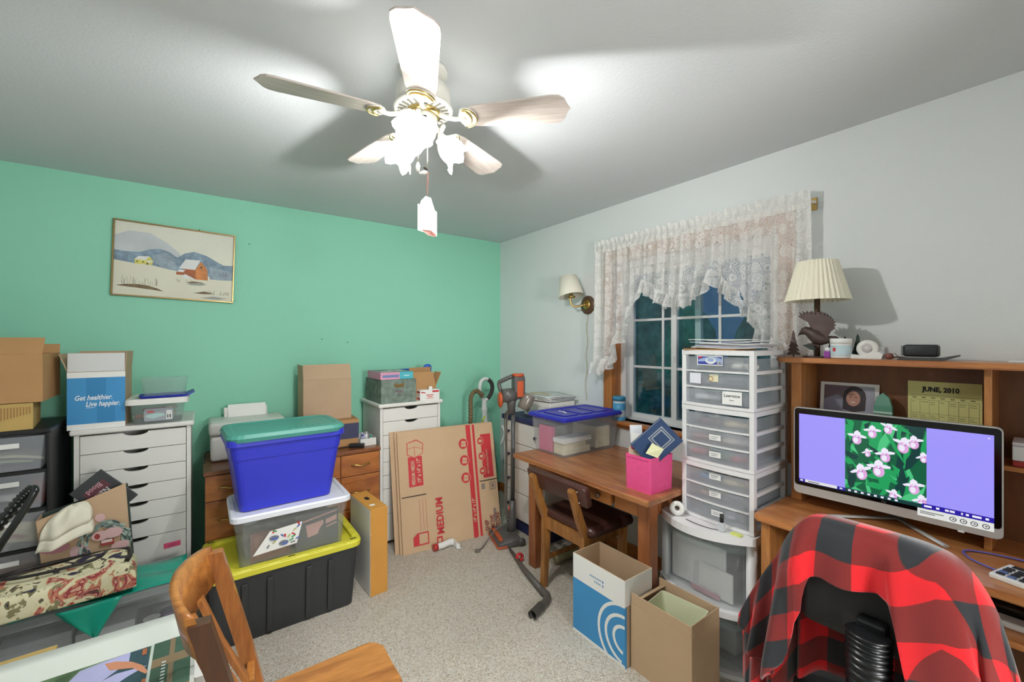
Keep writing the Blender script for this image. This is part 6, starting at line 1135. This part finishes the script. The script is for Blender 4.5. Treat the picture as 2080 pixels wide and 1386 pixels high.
bm = nb(); box(bm, (-.07, -.008, .0), (.075, .008, .205), .002); ob('cover', bm, pm('charcoal cover', '34383A', .5), bk)
bm = nb(); box(bm, (-.045, -.0088, .12), (.05, -.008, .165)); ob('maroon_block', bm, pm('maroon block', '5E3038', .5), bk)
for s_, z, sz, m in (('Lord,', .055, .042, m_paper), ('Name', .10, .036, m_paper), ('Blood', .137, .034, pm('rose ink', 'D8A8B0', .6))): text(s_, sz, m, bk, (.0, -.0095, z+.028), (PI/2, PI, 0), align='CENTER', sx=.8)
# cream cap slung over the bag
cap = thing('cream_cloth_cap', 'crumpled cream cloth hat slung over the paper bag corner', 'hat', (-.50, 2.762, .665), .05)
def capf(u, v):
    a = PI*(u-.5)*1.15; r = .085*math.sin(PI*.5*min(1, v*1.02))*(1+.03*math.sin(3*a+1)); h = .11*math.cos(PI*.5*v)**.8
    return (r*math.sin(a)*.98+.018*(1-v), -.03-.05*math.cos(a)*math.sin(PI*.5*v)+.006*math.sin(4*a+6*v)+.004*math.sin(7*a-5*v), h-.02+.35*(r*math.sin(a))+.004*math.sin(4*a)*v)
bm = nb(); grid(bm, capf, 26, 14); cp = ob('crown', bm, pm('cream cotton', 'E6E2CE', .9, bump=.3, bump_s=25), cap); md = cp.modifiers.new('thick', 'SOLIDIFY'); md.thickness = .003
bm = nb(); grid(bm, lambda u, v: (lambda p: (p[0]*(1+.12*v), p[1]-.012*v-.004, p[2]-.042*v))(capf(u, 1)), 26, 3); cp = ob('brim', bm, MATS['cream cotton'], cap); md = cp.modifiers.new('thick', 'SOLIDIFY'); md.thickness = .003
# black ribbed hose looping up at the left edge
hz_ = thing('black_ribbed_hose', 'black ribbed hose looping up at the left picture edge', 'hose', (-.60, 2.28, 0))
hp = curve([(-.10, 0, .0), (-.12, 0, .4), (-.06, 0, .72), (.0, 0, .82), (.06, 0, .92), (.10, .0, .965)], 24)
bm = nb(); tube(bm, hp, [.016+.003*math.sin(k*1.5) for k in range(len(hp))], 10); ob('ribbed_tube', bm, pm('gloss black rubber', '1B1E1E', .25), hz_)
bm = nb(); tube(bm, curve([(.10, 0, .965), (.105, -.02, .95), (.07, -.03, .87), (.02, -.03, .77), (-.02, -.03, .66), (-.05, -.02, 0)], 8), .011, 10); ob('smooth_strand', bm, MATS['gloss black rubber'], hz_)
# ================================================================ FOREGROUND: poster on a carton, chair
carton('cardboard_box', 'low tan carton under the large print in the near left corner', (-.585, 1.12, 0), .05, .53, .71, .578, m_card_y, top=True)
ps_ = thing('large_print', 'large white-bordered colour print lying on the near left carton', 'print', (-.44, 1.44, .5835))
bm = nb()
grid(bm, lambda u, v: (-.40+.82*u, -.34+.70*v, .0+.006*max(0, (v-.85)/.15)**2*(1+.3*u)), 12, 16); o_ = ob('sheet', bm, pm('print stock', 'E2E6DE', .45), ps_); md = o_.modifiers.new('thick', 'SOLIDIFY'); md.thickness = .0012
pmats = [pm('print garden', '5E7A54', .4, noise_s=18, noise_a=.5), pm('print lavender', 'B4B4DC', .4, noise_s=8, noise_a=.12), pm('print slate', '36505A', .4, noise_s=6, noise_a=.3), pm('print skin', 'D08E6C', .4), pm('print plaid green', '44604E', .4, noise_s=9, noise_a=.3), pm('print plaid tan', '8A7458', .4), pm('print pale', 'C9D4CC', .4), pm('print rust', 'B4683E', .4)]
flat('picture', [(0, rc(-.36, -.30, .41, .222)), (2, [(.24, .222), (.309, .222), (.323, .05), (.33, -.3), (.05, -.3), (.15, -.05)]), (1, [(.10, .08), (.149, .176), (.164, .21), (.214, .218), (.268, .222), (.269, .177), (.244, .15), (.218, .125), (.20, .0), (.15, -.2), (.02, -.2)]), (1, [(.218, .125), (.246, .138), (.313, .128), (.274, .107), (.24, .08), (.18, -.1)]), (3, [(.215, .205), (.238, .199), (.275, .172), (.302, .136), (.318, .094), (.312, .09), (.281, .138), (.23, .165)]), (7, rc(.306, .02, .322, .07)), (7, rc(.296, .185, .306, .215)), (6, rc(.315, -.30, .322, .222)), (4, rc(.322, -.30, .41, .222)), (5, rc(.322, .10, .41, .14)), (5, rc(.322, -.05, .41, -.01)), (5, rc(.36, -.3, .372, .222))]+[(6, rc(.345, -.02+.014*k, .354, -.012+.014*k)) for k in range(10)], pmats, ps_, (0, 0, .0022), (1, 0, 0), (0, 1, 0), .0002)
pk = thing('blue_white_packet', 'white packet with blue print between the large print and chair', 'packet', (-.008, 1.535, 0))
bm = nb(); loft(bm, [ring(.05, .22, 0, .01), ring(.06, .23, .42, .01, -.005), ring(.03, .22, .52, .01)]); ob('packet', bm, m_paper, pk)
flat('blue_print', [(0, rc(.02, .30, .14, .33)), (0, rc(.03, .22, .06, .40)), (1, rc(.1, .25, .2, .28)), (0, line(.0, .2, .2, .42, .01)), (1, line(.05, .42, .22, .2, .008))], [pm('packet blue', '3E7CC0', .5), pm('packet pale blue', '8FB4DC', .5)], pk, (.0305, 0, 0), (0, 1, 0), (0, 0, 1))
m_fc = wood('golden oak chair', '8A4F1E', 'C0803C', 'y', 1.5, .35, .3, 7); m_fcz = wood('golden oak chair upright', '7A4620', 'B4743A', 'z', 1.5, .4, .25, 7); m_fc_shaded = wood('shaded oak upright', '3E2616', '55351F', 'z', 1.5, .45, .2, 7)
fc = thing('wooden_dining_chair', 'golden oak slat-back dining chair in the near foreground', 'chair', (.283, 1.285, 0), PI/2-.09)
pts = [(-.175, .18), (-.205, -.15)] + [(-.205+.05*(1-math.cos(a)), -.15-.05*math.sin(a)) for a in [PI/2*k/5 for k in range(1, 6)]] + [(0, -.215)] + [(.205-.05*(1-math.cos(a)), -.15-.05*math.sin(a)) for a in [PI/2*k/5 for k in range(5, 0, -1)]] + [(.205, -.15), (.175, .18)]
bm = nb(); prism(bm, [(x, y, .435) for x, y in pts], (0, 0, .026)); bmesh.ops.bevel(bm, geom=[e for e in bm.edges if abs(e.verts[0].co.z-e.verts[1].co.z) < 1e-6], offset=.007, segments=3, affect='EDGES'); ob('seat', bm, m_fc, fc)
def backpt(x, z): return .165+.24*(z-.46)+.045*max(0, (z-.46)/.45)*(1-(x/.185)**2)*.9
for s in (-1, 1):
    x = .178*s
    bm = nb(); loft(bm, [[(x-.016, y-.02, z), (x+.016, y-.02, z), (x+.016, y+.02, z), (x-.016, y+.02, z)] for y, z in ((.25, 0), (.19, .3), (.17, .46), (.205, .62), (.245, .78), (.275, .895))]); ob('back_leg', bm, m_fc_shaded if s < 0 else m_fcz, fc)  # near leg gets darker oak, its shade put into the colour
    bm = nb(); loft(bm, [[(.165*s-d, -.14-d, z), (.165*s+d, -.14-d, z), (.165*s+d, -.14+d, z), (.165*s-d, -.14+d, z)] for d, z in ((.013, 0), (.02, .435))]); ob('front_leg', bm, m_fcz, fc)
    bm = nb(); box(bm, (x-.009, -.12, .37), (x+.009, .16, .433)); ob('seat_rail', bm, m_fcz, fc)
    bm = nb(); box(bm, (x-.008, -.12, .18), (x+.008, .17, .20)); ob('stretcher', bm, m_fcz, fc)
bm = nb(); loft(bm, [[(x, .262+.045*(1-(x/.18)**2), .815-.018*(1-(x/.18)**2)), (x, .285+.045*(1-(x/.18)**2), .91+.012*(1-(x/.18)**2)), (x, .303+.045*(1-(x/.18)**2), .91+.012*(1-(x/.18)**2)), (x, .280+.045*(1-(x/.18)**2), .815-.018*(1-(x/.18)**2))] for x in [-.185+.37*k/14 for k in range(15)]], smooth=True); ob('top_rail', bm, m_fc, fc)
bm = nb(); box(bm, (-.165, .175, .515), (.165, .195, .555), .003); ob('lower_rail', bm, m_fc, fc)
for x in (-.085, 0, .085):
    bm = nb(); loft(bm, [[(x-.019, y, z), (x+.019, y, z), (x+.019, y+.012, z), (x-.019, y+.012, z)] for y, z in ((.18, .54), (.225+.02, .68), (.262+.04*(1-(x/.18)**2), .815))]); ob('slat', bm, m_fcz, fc)
# ================================================================ OFFICE CHAIR AND PLAID BLANKET
oc_ = thing('office_chair', 'black office chair at the computer desk under a plaid blanket', 'chair', (1.60, .315, 0), PI/2)
m_ocb = pm('charcoal chair fabric', '3A3A3A', .8); m_ocp = pm('chair plastic', '17181A', .3)
bm = nb(); box(bm, (-.165, .215, .73), (.165, .262, .985), .03, seg=4, smooth=True); ob('backrest', bm, m_ocb, oc_)
bl_ = curve([(0, .31, .80), (0, .312, .73), (0, .30, .62), (0, .26, .50), (0, .15, .43)], 20)
bm = nb(); tube(bm, bl_, [.040+.0055*math.sin(k*1.57) for k in range(len(bl_))], 20); ob('bellows_stem', bm, m_ocp, oc_)
bm = nb(); box(bm, (-.03, .262, .77), (.03, .30, .82), .008); ob('back_bracket', bm, m_ocp, oc_)
bm = nb(); loft(bm, [ring(.44, .42, .44, .06, -.22), ring(.46, .44, .46, .07, -.23), ring(.45, .43, .50, .07, -.225), ring(.36, .34, .515, .06, -.18)], smooth=True); ob('seat', bm, m_ocb, oc_)
bm = nb(); tube(bm, [(0, 0, .10), (0, 0, .44)], .025, 14); ob('gas_column', bm, m_ocp, oc_)
for k in range(5):
    a = 2*PI*k/5+.3
    bm = nb(); tube(bm, [(0, 0, .11), (.14*math.cos(a), .14*math.sin(a), .09), (.27*math.cos(a), .27*math.sin(a), .065)], [.026, .02, .016], 8); lg = ob('base_arm', bm, m_ocp, oc_)
    bm = nb(); lathe(bm, [(0, -.018), (.024, -.018), (.026, 0), (.024, .018), (0, .018)], 14, M=Matrix.Translation((.275*math.cos(a), .275*math.sin(a), .027)) @ Matrix.Rotation(a, 4, 'Z') @ Matrix.Rotation(PI/2, 4, 'X')); ob('caster', bm, m_ocp, lg)
def plaid():
    m = bpy.data.materials.new('buffalo plaid fleece'); m.use_nodes = True; nt = m.node_tree; N = nt.nodes; L = nt.links; b = N['Principled BSDF']; b.inputs['Roughness'].default_value = .95; b.inputs['Specular IOR Level'].default_value = .1
    b.inputs['Sheen Weight'].default_value = .3
    uv = N.new('ShaderNodeUVMap'); sp = N.new('ShaderNodeSeparateXYZ'); L.new(uv.outputs[0], sp.inputs[0])
    def stripe(o):
        a = N.new('ShaderNodeMath'); a.operation = 'MULTIPLY'; a.inputs[1].default_value = 1/.144; L.new(o, a.inputs[0])
        f = N.new('ShaderNodeMath'); f.operation = 'FRACT'; L.new(a.outputs[0], f.inputs[0]); g_ = N.new('ShaderNodeMapRange'); g_.inputs[1].default_value = .49; g_.inputs[2].default_value = .51; L.new(f.outputs[0], g_.inputs[0])
        return g_.outputs[0]
    s_ = N.new('ShaderNodeMath'); L.new(stripe(sp.outputs[0]), s_.inputs[0]); L.new(stripe(sp.outputs[1]), s_.inputs[1])
    h = N.new('ShaderNodeMath'); h.operation = 'MULTIPLY'; h.inputs[1].default_value = .5; L.new(s_.outputs[0], h.inputs[0])
    r = N.new('ShaderNodeValToRGB'); e = r.color_ramp.elements; e[0].color = lin('D8262C'); e[1].color = lin('2E3033'); q = e.new(.5); q.color = lin('7C2A28'); q = e.new(.3); q.color = lin('8C2628'); e[0].position = .15; e[-1].position = .85
    L.new(h.outputs[0], r.inputs[0]); L.new(r.outputs[0], b.inputs['Base Color'])
    tn = N.new('ShaderNodeTexNoise'); tn.inputs['Scale'].default_value = 300; bp = N.new('ShaderNodeBump'); bp.inputs['Strength'].default_value = .25; bp.inputs['Distance'].default_value = .002; L.new(tn.outputs[0], bp.inputs['Height']); L.new(bp.outputs[0], b.inputs['Normal']); return m
ridge = curve([(1.355, .645, .64), (1.355, .612, .721), (1.355, .568, .815), (1.355, .535, .88), (1.355, .495, .965), (1.357, .46, 1.006), (1.36, .42, 1.018), (1.36, .36, 1.02), (1.36, .29, 1.02), (1.36, .22, 1.016), (1.358, .17, .996), (1.355, .126, .93), (1.352, .094, .82), (1.35, .072, .70), (1.348, .055, .58)], 10)
arc_ = [0]
for a, b in zip(ridge, ridge[1:]): arc_.append(arc_[-1]+(b-a).length)
AL = arc_[-1]
def rpt(s):
    s = max(0, min(.99999, s))*AL
    for k in range(len(arc_)-1):
        if s <= arc_[k+1]: t = (s-arc_[k])/(arc_[k+1]-arc_[k]); return ridge[k].lerp(ridge[k+1], t)
    return ridge[-1]
def sfor(y):     # arc fraction where the ridge passes y
    for k in range(len(ridge)-1):
        if ridge[k].y >= y >= ridge[k+1].y: return arc_[k]/AL
    return 1
LD = [(0, .015), (sfor(.60), .14), (sfor(.55), .31), (sfor(.515), .40), (sfor(.49), .36), (sfor(.47), .25), (sfor(.455), .17), (sfor(.44), .145), (sfor(.40), .14), (sfor(.30), .135), (sfor(.275), .155), (sfor(.255), .23), (sfor(.225), .40), (sfor(.19), .58), (sfor(.14), .62), (1, .34)]
def blanket(u, v):
    p = rpt(u); y, z = p.y, p.z
    near = v >= .38
    if near: f = (v-.38)/.62; d = f*interp(LD, u)
    else: f = (.38-v)/.38; d = f*min(.46, z-.36)
    mid = max(0, min(1, (z-.88)/.12))
    off = .012+.040*mid*(1-math.exp(-d/.022))
    wv = math.sin(u*46+1.0)*.5+math.sin(u*83+2.2)*.3
    amp = .085*min(1, d/.35)
    if near:
        bulge = 0
        if .215 < y < .30: pass
        x = p.x-off-amp*.55*wv-.05*min(1, d/.4)*(1 if y < .28 else .5)
        yy = y + (.05*d if y > .47 else 0) - (.10*d if y < .2 else 0) + (.32*max(0, d-.08) if .18 < y < .30 else 0)*-.35 + .02*amp/.085*math.cos(u*46)
        lob = math.exp(-((y-.475)/.022)**2); x -= .035*lob*min(1, d/.1)
    else:
        x = p.x+off+amp*.5*wv+.02*d; yy = y+.03*d*(1 if y > .4 else -.6 if y < .2 else 0)
    zz = z-d*(.985)-.004*math.sin(u*60)*min(1, d/.1) + (.012*(1-abs(v-.38)/.05) if abs(v-.38) < .05 else 0)
    return (x, yy, zz)
bm = nb(); NU, NV = 150, 56
def buv(u, v):
    p = rpt(u); d = ((v-.38)/.62*interp(LD, u)) if v >= .38 else -((.38-v)/.38*min(.46, p.z-.36))
    a = u*AL+.055; b = d+.05
    k = max(0, min(1, (.30-p.y)/.10))*.6           # the right half hangs on the bias
    a0 = sfor(.30)*AL; return (a0+(a-a0)*math.cos(k)-b*math.sin(k), (a-a0)*math.sin(k)+b*math.cos(k)+.02)
grid(bm, blanket, NU, NV, uv=buv)
bo = ob('plaid_blanket', bm, plaid(), keep=True); tag(bo, 'red and black buffalo plaid fleece blanket over the office chair', 'blanket'); md = bo.modifiers.new('thick', 'SOLIDIFY'); md.thickness = .005; md.offset = 0
